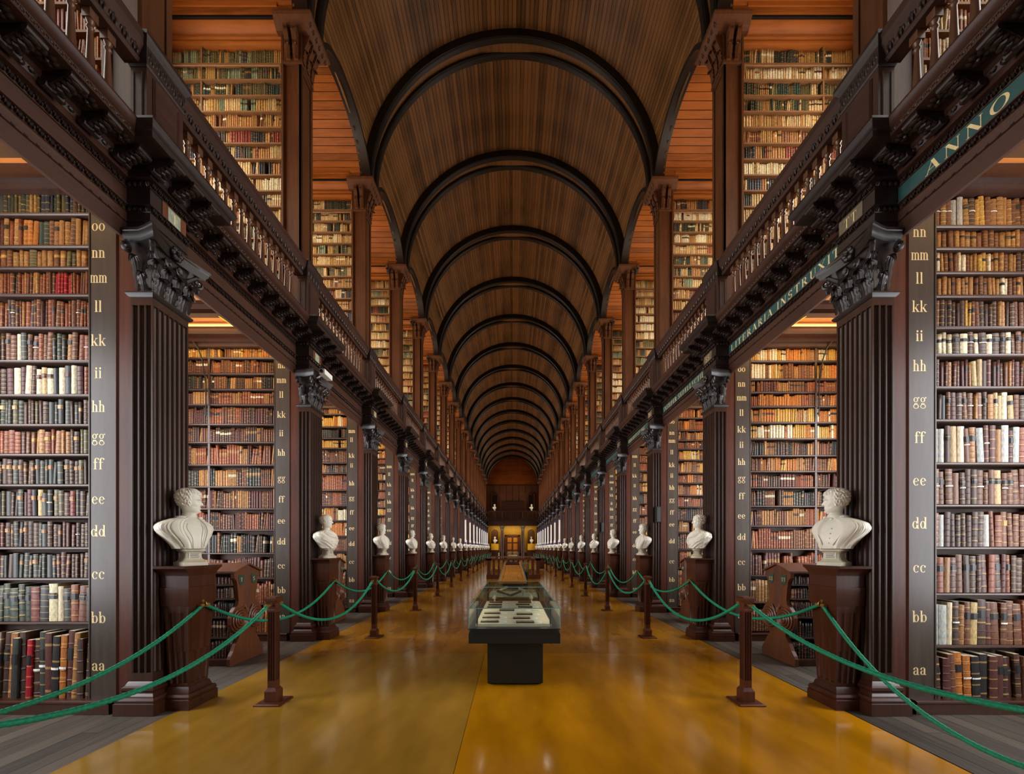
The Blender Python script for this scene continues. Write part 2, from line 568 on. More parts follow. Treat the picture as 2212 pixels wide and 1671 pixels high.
# gallery floor over the alcoves; its underside is the alcove ceiling
for s in (-1, 1):
    g = MB()
    a, b = sorted((s * 3.94, s * 6.3))
    g.box(a, b, Y_BACK, Y_END, 5.44, 5.6)
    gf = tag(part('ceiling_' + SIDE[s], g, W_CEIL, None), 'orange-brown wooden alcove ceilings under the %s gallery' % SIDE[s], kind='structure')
    mo, st = MB(), MB()
    # mouldings across each alcove, just before the bookcase top
    for (y0, y1, z0, z1) in ((-0.98, -0.86, 5.38, 5.44), (-0.80, -0.72, 5.35, 5.44), (-0.72, -0.64, 5.37, 5.44), (-0.34, -0.26, 5.34, 5.44), (-0.26, -0.19, 5.36, 5.44), (-0.06, 0.02, 5.30, 5.44)):
        mo.box(3.95, 6.25, y0, y1, z0, z1)
    mo.box(3.95, 6.25, 0.0, 0.45, 5.24, 5.44)
    st.box(-0.03, 0.03, -0.02, 0.02, 0, 0.7)
    mm = dual(mo, 'ceiling_moulding', W_DARK)[s]
    tube = dual(MB().tube([(4.3, -0.42, 5.38), (6.1, -0.42, 5.38)], 0.022, 8), 'lamp_tube', M_TUBE, 40)[s]
    stick = dual(MB().tube([(4.75, -0.75, 5.40), (4.45, -0.12, 5.27)], 0.02, 6), 'brace', M_YELLOW)[s]
    cable = dual(MB().tube([(5.65, -0.05, 5.30), (5.6, 0.0, 5.2), (5.53, 0.0, 5.0), (5.47, 0.01, 4.6), (5.47, 0.01, 4.0)], 0.012, 6), 'cable', M_BLACK, 40)[s]
    for k in range(1, NB + 1):
        link('ceiling_moulding', mm, gf, (0, yk(k), 0))
        link('brace', stick, gf, (0, yk(k), 0))
        if k in (2, 3):
            link('cable', cable, gf, (0, yk(k), 0))
        t = tag(link('tube_lamp', tube, None, (0, yk(k), 0)), '%s warm tube lamp from the camera above the %s bookcases' % (ORD[k], SIDE[s]), 'lamp', 'tube lamps in the alcove ceilings')
        area_light('tube_lamp_light', (s * 5.1, yk(k) - 0.46, 5.33), (math.radians(32), 0, 0), 1.9, 0.1, 3.0 if k == 1 else 9, LAMP)
        area_light('added_ceiling_uplight', (s * 5.1, yk(k) - 0.42, 5.33), (PI, 0, 0), 1.9, 0.7, 2.2, LAMP)  # uplight added along the tube to brighten the alcove ceiling
        area_light('gallery_lamp_light', (s * 5.1, yk(k) - 1.3, 10.7), (math.radians(150), 0, 0), 2.0, 0.15, 2.5, (1.0, 0.66, 0.3))

# ------------------------------------------------------------------ entablature with carved bands, one run per side
PROF = [(3.86, 4.738), (3.86, 4.90), (3.845, 4.905), (3.845, 4.92), (3.852, 4.925), (3.85, 4.995), (3.84, 5.0), (3.855, 5.003), (3.855, 5.05), (3.81, 5.052), (3.81, 5.062), (3.86, 5.064),
        (3.86, 5.240), (3.845, 5.243), (3.845, 5.249), (3.86, 5.251), (3.86, 5.312), (3.80, 5.317), (3.80, 5.374), (3.795, 5.376), (3.77, 5.415), (3.76, 5.42), (3.76, 5.46), (3.50, 5.462), (3.50, 5.52),
        (3.49, 5.525), (3.455, 5.555), (3.44, 5.585), (3.455, 5.62), (3.48, 5.635), (4.0, 5.635)]
RES = 0.235                                       # the run breaks forward over each pilaster
run = MB().prism_y(PROF + [(4.0, 5.44), (3.90, 5.44), (3.90, 4.745)], 0.43, S)
rings = []
for x, z in PROF[:-1]:
    if z < 4.80:
        z = 4.80 + (z - 4.738) * 0.3
    p = max(0.0, 3.86 - x)
    p *= 0.8
    rings.append([(3.885, -p, z), (3.86 - RES - p, -p, z), (3.86 - RES - p, 0.43 + p, z), (3.885, 0.43 + p, z)])
ress = MB().loft(rings)


def leaf_row(mb, x, z0, z1, y0, y1, pitch, dep, lean=0.3):
    """a running band of carved leaves: a fan of three lobes and a curl for every pitch"""
    n = int((y1 - y0) / pitch)
    p = (y1 - y0) / n
    h = z1 - z0
    for i in range(n):
        c = y0 + (i + 0.5) * p
        mb.ell(x, c, z0 + h * 0.55, dep * 1.15, p * 0.20, h * 0.46, 6, 4)
        mb.ell(x, c - p * 0.27, z0 + h * 0.62, dep * 0.85, p * 0.15, h * 0.34, 5, 3)
        mb.ell(x, c + p * 0.27, z0 + h * 0.40, dep * 0.85, p * 0.15, h * 0.34, 5, 3)
        mb.ell(x, c + p * 0.5, z0 + h * 0.75, dep * 1.0, p * 0.12, h * 0.2, 5, 3)


carve = MB()
leaf_row(carve, 3.845, 5.0, 5.058, 0.45, S - 0.05, 0.07, 0.026)
leaf_row(carve, 3.852, 5.25, 5.315, 0.45, S - 0.05, 0.058, 0.026)
for i in range(19):                                # egg and dart
    c = 0.50 + i * 0.137
    carve.ell(3.783, c, 5.395, 0.026, 0.027, 0.025, 8, 5)
    carve.tube([(3.79, c + 0.045, 5.42), (3.775, c + 0.055, 5.40), (3.772, c + 0.068, 5.39), (3.775, c + 0.081, 5.40), (3.79, c + 0.091, 5.42)], 0.011, 5)
leaf_row(carve, 3.50, 5.472, 5.512, 0.2, S, 0.06, 0.008)
for i in range(32):                                # bead line
    c = 0.47 + i * 0.08
    carve.ell(3.847, c, 4.912, 0.010, 0.022, 0.009, 5, 3)
carve_r = MB()
leaf_row(carve_r, 3.842 - RES, 5.0, 5.058, -0.005, 0.435, 0.07, 0.022)
leaf_row(carve_r, 3.845 - RES, 5.25, 5.312, -0.005, 0.435, 0.058, 0.022)
for z0, z1 in ((5.0, 5.058), (5.25, 5.312)):       # the same leaves on the camera-facing return
    for i in range(4):
        x0, h = 3.655 + i * 0.056, z1 - z0
        carve_r.ell(x0, -0.004, z0 + h * 0.55, 0.013, 0.022, h * 0.46, 6, 4)
        carve_r.ell(x0 - 0.016, -0.004, z0 + h * 0.62, 0.009, 0.017, h * 0.34, 5, 3)
        carve_r.ell(x0 + 0.016, -0.004, z0 + h * 0.40, 0.009, 0.017, h * 0.34, 5, 3)
mod = MB()                                         # modillion: scrolled bracket with a leaf under it
mod.prism_y([(3.77, 5.46), (3.52, 5.46), (3.515, 5.44), (3.53, 5.42), (3.58, 5.415), (3.63, 5.395), (3.69, 5.365), (3.74, 5.345), (3.77, 5.35)], -0.055, 0.055)
mod.tube([(3.535, -0.066, 5.43), (3.535, 0.066, 5.43)], 0.026, 8)
mod.tube([(3.745, -0.066, 5.365), (3.745, 0.066, 5.365)], 0.034, 8)
for q in range(5):
    t = q / 4
    mod.ell(3.55 + 0.18 * t, 0, 5.407 - 0.055 * t, 0.030, 0.05 - 0.006 * q, 0.016, 6, 4)
    for sg in (-1, 1):
        mod.ell(3.56 + 0.18 * t, sg * 0.035, 5.407 - 0.06 * t, 0.018, 0.022, 0.018, 5, 3)
ros = MB()                                         # rosette under the corona
for q in range(6):
    a = q * PI / 3
    ros.ell(3.62 + 0.045 * math.cos(a), 0.045 * math.sin(a), 5.45, 0.034, 0.028, 0.016, 6, 4)
ros.ell(3.62, 0, 5.44, 0.02, 0.02, 0.02, 6, 4)
D_run, D_ress = dual(run, 'architrave_run', W_DARK, 30), dual(ress, 'architrave_block', W_CARVE, 30)
D_carve, D_carver = dual(carve, 'carved_band', W_CARVE), dual(carve_r, 'carved_band', W_CARVE)
D_mod, D_ros = dual(mod, 'modillion', W_CARVE, 40), dual(ros, 'rosette', W_CARVE, 50)
MODY = [0.62 + i * 0.283 for i in range(9)]
mj, rj = MB(), MB()
for y in MODY:
    mj.join(mod.moved(0, y, 0)); rj.join(ros.moved(0, y + 0.142, 0))
D_modj, D_rosj = dual(mj, 'modillions', W_CARVE, 40), dual(rj, 'rosettes', W_CARVE, 50)
ENT = {}
for s in (-1, 1):
    e = ENT[s] = thing('entablature', (s * 3.8, 0, 4.74), 'dark carved wooden entablature along the %s side below the gallery railing' % SIDE[s], 'entablature')
    for k in range(0, NB):
        at = (0, yk(k), 0)
        link('architrave_run', D_run[s], e, at)
        tag(link('carved_band', D_carve[s], e, at), kind='stuff')
        if k > 0:
            link('architrave_block', D_ress[s], e, at)
            tag(link('carved_band', D_carver[s], e, at), kind='stuff')
            for dy in (-0.02, 0.215, 0.45):
                link('modillion', D_mod[s], e, (-s * 0.205, yk(k) + dy, 0))
        if k < 9:
            for y in MODY:
                link('modillion', D_mod[s], e, (0, yk(k) + y, 0))
                link('rosette', D_ros[s], e, (0, yk(k) + y + 0.142, 0))
        else:
            tag(link('modillions', D_modj[s], e, at), kind='stuff')
            tag(link('rosettes', D_rosj[s], e, at), kind='stuff')

# ------------------------------------------------------------------ gallery railing
ped = MB()
ped.box(3.66, 3.82, 0.0, 0.43, 5.60, 6.74)
ped.rects(3.74, 0.215, [(0.10, 0.235, 5.60), (0.10, 0.235, 5.72), (0.085, 0.22, 5.76)])
pedtop = MB().rects(3.74, 0.215, [(0.085, 0.22, 6.46), (0.095, 0.23, 6.48), (0.085, 0.22, 6.50), (0.095, 0.23, 6.66), (0.12, 0.255, 6.70), (0.135, 0.27, 6.73), (0.135, 0.27, 6.77)])
panel = MB()
panel.loft([[(3.655, 0.06, 5.80), (3.655, 0.37, 5.80), (3.655, 0.37, 6.42), (3.655, 0.06, 6.42)], [(3.635, 0.075, 5.815), (3.635, 0.355, 5.815), (3.635, 0.355, 6.405), (3.635, 0.075, 6.405)],
            [(3.648, 0.09, 5.83), (3.648, 0.34, 5.83), (3.648, 0.34, 6.39), (3.648, 0.09, 6.39)]])
panelf = MB()
panelf.loft([[(3.69, 0.0, 5.80), (3.79, 0.0, 5.80), (3.79, 0.0, 6.42), (3.69, 0.0, 6.42)], [(3.70, -0.012, 5.815), (3.78, -0.012, 5.815), (3.78, -0.012, 6.405), (3.70, -0.012, 6.405)],
             [(3.71, -0.004, 5.83), (3.77, -0.004, 5.83), (3.77, -0.004, 6.39), (3.71, -0.004, 6.39)]])
lv = MB()
leaf_row(lv, 3.655, 6.51, 6.65, -0.01, 0.44, 0.09, 0.016)
rail = MB()
rail.prism_y([(3.74, 6.50), (3.72, 6.53), (3.73, 6.56), (3.70, 6.62), (3.67, 6.67), (3.66, 6.69), (3.64, 6.71), (3.64, 6.75), (3.94, 6.75), (3.94, 6.71), (3.90, 6.66), (3.88, 6.50)], 0.43, S)
rlv = MB()
leaf_row(rlv, 3.715, 6.54, 6.66, 0.44, S - 0.02, 0.10, 0.020)
brail = MB().prism_y([(3.72, 5.58), (3.72, 5.72), (3.74, 5.76), (3.90, 5.76), (3.92, 5.72), (3.92, 5.58)], 0.43, S)
bal = MB()
bal.rects(3.82, 0, [(0.036, 0.036, 5.76), (0.036, 0.036, 5.80)])
bal.lathe([(0.034, 5.80), (0.036, 5.82), (0.026, 5.84), (0.030, 5.86), (0.036, 5.92), (0.034, 6.02), (0.026, 6.20), (0.021, 6.32), (0.021, 6.33), (0.030, 6.34), (0.030, 6.355), (0.021, 6.365), (0.021, 6.38), (0.034, 6.405), (0.034, 6.415)], 10, (3.82, 0, 0))
bal.rects(3.82, 0, [(0.038, 0.038, 6.415), (0.038, 0.038, 6.50)])
D_ped, D_pt = dual(ped, 'pedestal', W_RAIL), dual(pedtop, 'pedestal_cap', W_CARVE)
D_pan, D_panf, D_lv = dual(panel, 'panel', W_RAIL), dual(panelf, 'panel', W_RAIL), dual(lv, 'carved_leaves', W_CARVE)
D_rlv = dual(rlv, 'carved_leaves', W_CARVE)
D_rail, D_brail, D_bal = dual(rail, 'handrail', W_RAIL), dual(brail, 'bottom_rail', W_RAIL), dual(bal, 'baluster', W_BAL, 50)
BALY = [0.52 + i * 0.154 for i in range(16)]
bj = MB()
for y in BALY:
    bj.join(bal.moved(0, y, 0))
D_balj = dual(bj, 'balusters', W_BAL, 50)
for s in (-1, 1):
    r = thing('gallery_railing', (s * 3.8, 0, 5.6), 'carved gallery railing with turned balusters running along the %s side' % SIDE[s], 'railing')
    for k in range(0, NB):
        at = (0, yk(k), 0)
        hr = link('handrail', D_rail[s], r, at)
        tag(link('carved_leaves', D_rlv[s], hr, at), kind='stuff')
        link('bottom_rail', D_brail[s], r, at)
        if k > 0:
            pd = link('pedestal', D_ped[s], r, at)
            link('pedestal_cap', D_pt[s], pd, at)
            link('panel', D_pan[s], pd, at)
            link('panel', D_panf[s], pd, at)
            link('carved_leaves', D_lv[s], pd, at)
        if k < 10:
            for y in BALY:
                link('baluster', D_bal[s], r, (0, yk(k) + y, 0))
        else:
            tag(link('balusters', D_balj[s], r, at), kind='stuff')

# ------------------------------------------------------------------ fluted pilasters with leafy capitals
shaft = MB()
o_poly = fluted(3.60, 3.82, 0.0, 0.43, 3, 7, 0.026, sides=(1, 0, 1, 1))
shaft.prism_z(o_poly, 0.40, 4.08)
for z0, z1 in ((0.31, 0.40), (4.08, 4.16)):
    shaft.box(3.60, 3.82, 0.0, 0.43, z0, z1)
pbase = MB().rects(3.72, 0.215, [(0.20, 0.295, 0.0), (0.20, 0.295, 0.115), (0.19, 0.285, 0.12), (0.195, 0.29, 0.145), (0.185, 0.28, 0.17), (0.165, 0.26, 0.18), (0.15, 0.245, 0.205), (0.15, 0.245, 0.22),
                                (0.162, 0.257, 0.235), (0.158, 0.253, 0.262), (0.14, 0.235, 0.275), (0.125, 0.22, 0.31), (0.12, 0.215, 0.315)])
neck = MB().rects(3.71, 0.215, [(0.115, 0.22, 4.155), (0.128, 0.235, 4.165), (0.14, 0.247, 4.185), (0.14, 0.247, 4.20), (0.11, 0.215, 4.205)])


def acanthus(mb, base, out, side, w, h, curl, nu=12, nv=19):
    """one carved leaf: base point, outward and sideways unit vectors, width, height, how far the tip curls out"""
    base, out, side = np.array(base), np.array(out, float), np.array(side, float)
    rings = []
    for j in range(nv):
        v = j / (nv - 1)
        if v < 0.75:
            q = v / 0.75
            o, zz = curl * (0.10 + 0.45 * q ** 2.2), h * q * 0.98
        else:
            a = (v - 0.75) / 0.25 * PI * 0.8
            o, zz = curl * (0.55 + 0.45 * math.sin(min(a, PI / 2)) + (0.0 if a < PI / 2 else 0.0)), h * (0.98 - 0.14 * (1 - math.cos(a)))
        ww = w * 0.5 * (0.75 + 0.35 * math.sin(PI * min(1, v * 1.05))) * (1.0 if v < 0.6 else 1 - 0.75 * ((v - 0.6) / 0.4) ** 1.5) * (0.64 + 0.36 * abs(math.sin(v * PI * 4.2)))
        ring = []
        for i in range(nu + 1):
            u = i / nu * 2 - 1
            rib = w * (0.035 * math.cos(u * PI * 4.4) * (1 - 0.3 * abs(u)) + 0.16 * (1 - abs(u) ** 1.6) + 0.05 * abs(u) * math.cos(v * PI * 8.4)) * (0.5 + 0.5 * v)
            p = base + out * (o + rib) + side * (u * ww) + np.array((0, 0, zz - 0.02 * abs(u) * v))
            ring.append(tuple(p))
        rings.append(ring)
    mb.loft(rings, closed=False)


def volute(mb, c, ax, ay, r0, turns, rad):
    """spiral scroll around c in the plane of unit vectors ax, ay"""
    c, ax, ay = np.array(c), np.array(ax, float), np.array(ay, float)
    n = int(turns * 10)
    pts, rs = [], []
    for i in range(n + 1):
        t = i / n
        r = r0 * (1 - 0.86 * t)
        a = PI * 0.5 + 2 * PI * turns * t
        pts.append(tuple(c + r * (math.cos(a) * ax + math.sin(a) * ay)))
        rs.append(rad * (1 - 0.45 * t))
    mb.tube(pts, rs, 6)


cap = MB()
cap.rects(3.715, 0.215, [(0.085, 0.185, 4.20), (0.09, 0.19, 4.55), (0.12, 0.22, 4.70), (0.12, 0.22, 4.72)])
AO, AS = (-1, 0, 0), (0, 1, 0)
for i in range(3):                                 # lower tier, aisle face
    acanthus(cap, (3.625, 0.075 + i * 0.14, 4.205), AO, AS, 0.15, 0.19, 0.10)
for i in range(4):                                 # second tier
    acanthus(cap, (3.63, 0.01 + i * 0.137, 4.24), AO, AS, 0.14, 0.31, 0.115)
for sg, yy in ((-1, 0.035), (1, 0.395)):           # side faces and corners
    acanthus(cap, (3.70, yy, 4.205), (0, sg, 0), (1, 0, 0), 0.12, 0.20, 0.08)
    acanthus(cap, (3.76, yy, 4.24), (0, sg, 0), (1, 0, 0), 0.11, 0.33, 0.10)
    acanthus(cap, (3.645, yy, 4.22), (-0.7, sg * 0.7, 0), (0.7, sg * 0.7, 0), 0.12, 0.25, 0.10)
    acanthus(cap, (3.66, yy, 4.34), (-0.7, sg * 0.7, 0), (0.7, sg * 0.7, 0), 0.09, 0.26, 0.15)
    d = np.array((-0.7, sg * 0.7, 0))
    volute(cap, (3.545, yy + sg * 0.10, 4.615), d, (0, 0, 1), 0.062, 1.7, 0.02)
    volute(cap, (3.80, yy + sg * 0.11, 4.615), (0, sg, 0), (0, 0, 1), 0.055, 1.6, 0.018)
    volute(cap, (3.575, 0.215 + sg * 0.06, 4.60), (0, -sg, 0), (0, 0, 1), 0.045, 1.5, 0.016)
    cap.tube([(3.62, 0.215 + sg * 0.11, 4.44), (3.60, 0.215 + sg * 0.15, 4.54), (3.57, yy + sg * 0.06, 4.64), (3.545, yy + sg * 0.09, 4.675)], [0.022, 0.025, 0.022, 0.02], 6)
    cap.tube([(3.62, 0.215 + sg * 0.10, 4.44), (3.60, 0.215 + sg * 0.11, 4.54), (3.58, 0.215 + sg * 0.08, 4.63), (3.575, 0.215 + sg * 0.05, 4.645)], [0.018, 0.02, 0.018, 0.014], 6)
for q in range(7):                                 # garland beads hung between the scrolls
    t = q / 6
    cap.ell(3.575, 0.07 + 0.29 * t, 4.56 - 0.06 * math.sin(PI * t), 0.02, 0.024, 0.018, 5, 3)
ab = []
for z, g in ((4.685, 0.0), (4.72, 0.015), (4.735, 0.03), (4.77, 0.035), (4.775, 0.05), (4.80, 0.05)):
    ring = []
    for i in range(9):                             # concave aisle side
        t = i / 8
        ring.append((3.495 + 0.085 * math.sin(PI * t) - g * 0.6, -0.105 - g + (0.64 + 2 * g) * t, z))
    ring += [(3.60, 0.50 + g * 0.6, z), (3.68, 0.475 + g * 0.6, z), (3.85, 0.47 + g * 0.6, z), (3.85, -0.04 - g * 0.6, z), (3.68, -0.045 - g * 0.6, z), (3.60, -0.07 - g * 0.6, z)]
    ab.append(ring)
cap.loft(ab)
for q in range(6):
    a = q * PI / 3
    cap.ell(3.545, 0.215 + 0.045 * math.cos(a), 4.745 + 0.045 * math.sin(a), 0.03, 0.032, 0.032, 6, 4)
cap.ell(3.525, 0.215, 4.745, 0.025, 0.02, 0.02, 6, 4)
D_sh, D_pb, D_nk, D_cap = dual(shaft, 'shaft', W_PIL, 30), dual(pbase, 'pilaster_base', W_PED, 30), dual(neck, 'necking', W_CAP, 30), dual(cap, 'capital', W_CAP, 45)
for s in (-1, 1):
    for k in range(1, NB + 1):
        t = thing('pilaster', (s * 3.72, yk(k) + 0.215, 0), '%s dark fluted pilaster from the camera on the %s side, with leafy capital' % (ORD[k], SIDE[s]), 'pilaster', 'fluted pilasters at the %s bookcase ends' % SIDE[s])
        at = (0, yk(k), 0)
        for nm, d in (('pilaster_base', D_pb), ('shaft', D_sh), ('necking', D_nk), ('capital', D_cap)):
            link(nm, d[s], t, at)

# ------------------------------------------------------------------ gallery pilasters
ups = MB()
ups.box(3.80, 4.10, 0.06, 0.40, 5.6, 10.30)
for y0, y1 in ((0.03, 0.10), (0.36, 0.43)):        # stiles around a sunk panel on the aisle face
    ups.box(3.78, 3.82, y0, y1, 5.9, 10.3)
ups.box(3.78, 3.82, 0.03, 0.43, 10.2, 10.3)
ups.box(3.78, 3.90, 0.03, 0.08, 5.9, 10.3)
ups.box(4.10, 4.135, 0.02, 0.42, 5.6, 10.9)
upf = MB().rects(3.95, 0.23, [(0.20, 0.24, 5.6), (0.20, 0.24, 5.85), (0.18, 0.215, 5.92)])
upc = MB()
upc.rects(3.93, 0.23, [(0.16, 0.21, 10.30), (0.17, 0.22, 10.32), (0.16, 0.21, 10.36), (0.16, 0.21, 10.85)])
for yy in (0.09, 0.23, 0.37):                      # consoles with curling leaves
    upc.prism_y([(3.78, 10.36), (3.74, 10.42), (3.755, 10.55), (3.70, 10.66), (3.66, 10.76), (3.64, 10.85), (3.80, 10.85)], yy - 0.045, yy + 0.045)
    acanthus(upc, (3.765, yy, 10.36), AO, AS, 0.10, 0.24, 0.09)
    acanthus(upc, (3.735, yy, 10.58), AO, AS, 0.10, 0.22, 0.11)
for xx in (3.86, 4.0):
    upc.prism_x([(0.02, 10.36), (-0.02, 10.42), (-0.005, 10.55), (-0.06, 10.66), (-0.10, 10.76), (-0.12, 10.85), (0.04, 10.85)], xx - 0.04, xx + 0.04)
    acanthus(upc, (xx, 0.0, 10.36), (0, -1, 0), (1, 0, 0), 0.10, 0.24, 0.09)
    acanthus(upc, (xx, -0.03, 10.58), (0, -1, 0), (1, 0, 0), 0.10, 0.22, 0.10)
upa = MB()
upa.loft([[(4.20, -g, z), (3.68 - g, -g, z), (3.68 - g, 0.46 + g, z), (4.20, 0.46 + g, z)] for z, g in ((10.83, 0.02), (10.87, 0.05), (10.88, 0.06), (10.98, 0.135), (11.02, 0.15), (11.04, 0.15))])
leaf_row(upa, 3.595, 10.885, 11.0, -0.10, 0.56, 0.11, 0.035)
for i in range(5):
    x0 = 3.62 + i * 0.115
    upa.add([(x0, -0.09, 11.0), (x0 + 0.11, -0.09, 11.0), (x0 + 0.055, -0.055, 10.885), (x0 + 0.055, -0.13, 10.97)], [(0, 2, 3), (3, 2, 1), (0, 3, 1)])
D_us, D_uf, D_uc, D_ua = dual(ups, 'shaft', W_UP), dual(upf, 'pilaster_foot', W_UP), dual(upc, 'capital', W_UP, 45), dual(upa, 'abacus', W_UP)
for s in (-1, 1):
    for k in range(1, NB + 1):
        t = thing('gallery_pilaster', (s * 3.95, yk(k) + 0.22, 5.6), '%s tall reddish gallery pilaster from the camera, %s side, with carved bracket capital' % (ORD[k], SIDE[s]), 'pilaster', 'gallery pilasters on the %s' % SIDE[s])
        for nm, d in (('pilaster_foot', D_uf), ('shaft', D_us), ('capital', D_uc), ('abacus', D_ua)):
            link(nm, d[s], t, (0, yk(k), 0))

# ------------------------------------------------------------------ timber barrel vault
VZ, VR = 11.12, 3.82
ceil = thing('ceiling', (0, 0, VZ), 'dark timber barrel vault of long planks over the whole hall', kind='structure')
NP = 112
AC, AH, AZ, AR = 1.74, 1.20, 11.03, 0.78           # side arches in each bay: centre, half span, spring, rise


def vault_plank(y0, y1):
    w = VR * PI / NP / 2 - 0.0045
    return [(VR, y0, -w), (VR + 0.025, y0, -w), (VR + 0.025, y0, w), (VR, y0, w), (VR, y1, -w), (VR + 0.025, y1, -w), (VR + 0.025, y1, w), (VR, y1, w)]


BOXF = [(0, 1, 2, 3), (7, 6, 5, 4), (0, 4, 5, 1), (1, 5, 6, 2), (2, 6, 7, 3), (3, 7, 4, 0)]
spans = []
for j in range(NP):
    a = PI * (j + 0.5) / NP
    z = VZ + VR * math.sin(a) - AZ
    if z < AR:
        w = AH * math.sqrt(1 - (z / AR) ** 2)
        spans += [(a, 0.0, AC - w), (a, AC + w, S)]
    else:
        spans.append((a, 0.0, S))
vm = {}
allp = MB()
for a, y0, y1 in spans:
    key = (round(y0, 3), round(y1, 3))
    if key not in vm:
        vm[key] = MB().add(vault_plank(y0 + 0.001, y1 - 0.001), BOXF).mesh('vault_plank', W_VAULT)
    ca, sa = math.cos(a), math.sin(a)
    allp.add([(x * ca - z * sa, y, x * sa + z * ca) for x, y, z in vault_plank(y0 + 0.001, y1 - 0.001)], BOXF)
allm = allp.mesh('vault_planks', W_VAULTS)
for k in range(0, NB):
    if k in (2, 3):
        for a, y0, y1 in spans:
            o = link('vault_plank', vm[(round(y0, 3), round(y1, 3))], ceil, (0, yk(k), VZ))
            o.rotation_euler = (0, -a, 0)
    else:
        tag(link('vault_planks', allm, ceil, (0, yk(k), VZ)), kind='stuff')
rib = MB()                                         # ribs come in pairs over each pilaster
NA = 48
for y0, y1, r0 in ((-0.02, 0.11, 3.58), (0.32, 0.45, 3.58)):
    rib.loft([[(q * math.cos(PI * i / NA), yy, q * math.sin(PI * i / NA)) for q, yy in ((VR + 0.01, y0), (r0 + 0.02, y0), (r0, y0 + 0.02), (r0, y1 - 0.02), (r0 + 0.02, y1), (VR + 0.01, y1))] for i in range(NA + 1)], cap=False)
    rib.loft([[(q * math.cos(PI * i / NA), yy, q * math.sin(PI * i / NA)) for q, yy in ((r0 + 0.06, y0 - 0.02), (r0 + 0.03, y0 - 0.02), (r0 + 0.03, y0), (r0 + 0.06, y0))] for i in range(NA + 1)], cap=False)
soff = MB()
soff.loft([[(q * math.cos(PI * i / NA), yy, q * math.sin(PI * i / NA)) for q, yy in ((3.70, 0.10), (3.70, 0.33), (3.75, 0.33), (3.75, 0.10))] for i in range(NA + 1)], cap=False)
soff.rects(0, 0.215, [(0.9, 0.11, 3.61), (0.9, 0.11, 3.66)])
ribm, sofm = rib.mesh('vault_rib', W_RIB, 40), soff.mesh('rib_soffit', W_VAULTS, 40)
for k in range(1, NB + 1):
    link('vault_rib', ribm, ceil, (0, yk(k), VZ))
    link('rib_soffit', sofm, ceil, (0, yk(k), VZ))
NE = 22


def arch_pt(t, dr=0.0):
    a = PI * t
    return AC - (AH + dr) * math.cos(a), AZ + (AR + dr) * math.sin(a)


trim = MB()
trim.loft([[(3.62, *arch_pt(i / NE, 0.0)), (3.62, *arch_pt(i / NE, 0.09)), (3.72, *arch_pt(i / NE, 0.09)), (3.86, *arch_pt(i / NE, 0.06)), (3.86, *arch_pt(i / NE, 0.0))] for i in range(NE + 1)])
D_tr = dual(trim, 'arch_trim', W_RIB, 40)
boards = []
for i in range(NE):
    (ya, za), (yb, zb) = arch_pt((i + 0.04) / NE), arch_pt((i + 0.96) / NE)
    (yc_, zc_), (yd, zd) = arch_pt((i + 0.04) / NE, 0.03), arch_pt((i + 0.96) / NE, 0.03)
    boards.append(MB().prism_x([(ya, za), (yb, zb), (yd, zd), (yc_, zc_)], 3.84, 6.25))
D_bd = [dual(b, 'vault_board', W_BARREL) for b in boards]
bj = MB()
for b in boards:
    bj.join(b)
bj2 = MB().prism_x([arch_pt(i / NE, 0.05) for i in range(NE + 1)] + [arch_pt(i / NE, 0.10) for i in range(NE, -1, -1)], 3.9, 6.25)
D_bdj, D_shell = dual(bj, 'vault_boards', W_BARRELS), dual(bj2, 'barrel_shell', W_RIB)
for s in (-1, 1):
    gv = thing('ceiling_gallery_' + SIDE[s], (s * 5, 0, 11), 'orange board vaults over the %s gallery bays behind the side arches' % SIDE[s], kind='structure')
    for k in range(0, NB):
        at = (0, yk(k), 0)
        link('arch_trim', D_tr[s], gv, at)
        link('barrel_shell', D_shell[s], gv, at)
        if 1 <= k < 6:
            for d in D_bd:
                link('vault_board', d[s], gv, at)
        else:
            tag(link('vault_boards', D_bdj[s], gv, at), kind='stuff')
# ------------------------------------------------------------------ painted letters (fat-stemmed serif alphabet drawn from strokes)
ST, HA = 0.24, 0.07


class Glyph:
    def __init__(self):
        self.q = []

    def rect(self, x0, x1, y0, y1):
        self.q.append([(x0, y0), (x1, y0), (x1, y1), (x0, y1)]); return self

    def para(self, xa, ya, xb, yb, w):
        self.q.append([(xa - w / 2, ya), (xa + w / 2, ya), (xb + w / 2, yb), (xb - w / 2, yb)]); return self

    def arc(self, cx, cy, rx, ry, a0, a1, ts=ST, tt=HA, n=14):
        pts = []
        for i in range(n + 1):
            a = math.radians(a0 + (a1 - a0) * i / n)
            pts.append(((cx + rx * math.cos(a), cy + ry * math.sin(a)), (cx + (rx - ts) * math.cos(a), cy + (ry - tt) * math.sin(a))))
        for (o0, i0), (o1, i1) in zip(pts, pts[1:]):
            self.q.append([o0, o1, i1, i0])
        return self

    def dot(self, cx, cy, r, n=8):
        self.q.append([(cx + r * math.cos(2 * PI * i / n), cy + r * math.sin(2 * PI * i / n)) for i in range(n)]); return self

    def stem(self, x, y0, y1, top=True, bot=True, w=ST):
        self.rect(x - w / 2, x + w / 2, y0, y1)
        if bot: self.rect(x - w / 2 - 0.1, x + w / 2 + 0.1, y0, y0 + HA)
        if top: self.rect(x - w / 2 - 0.1, x + w / 2, y1 - HA, y1)
        return self


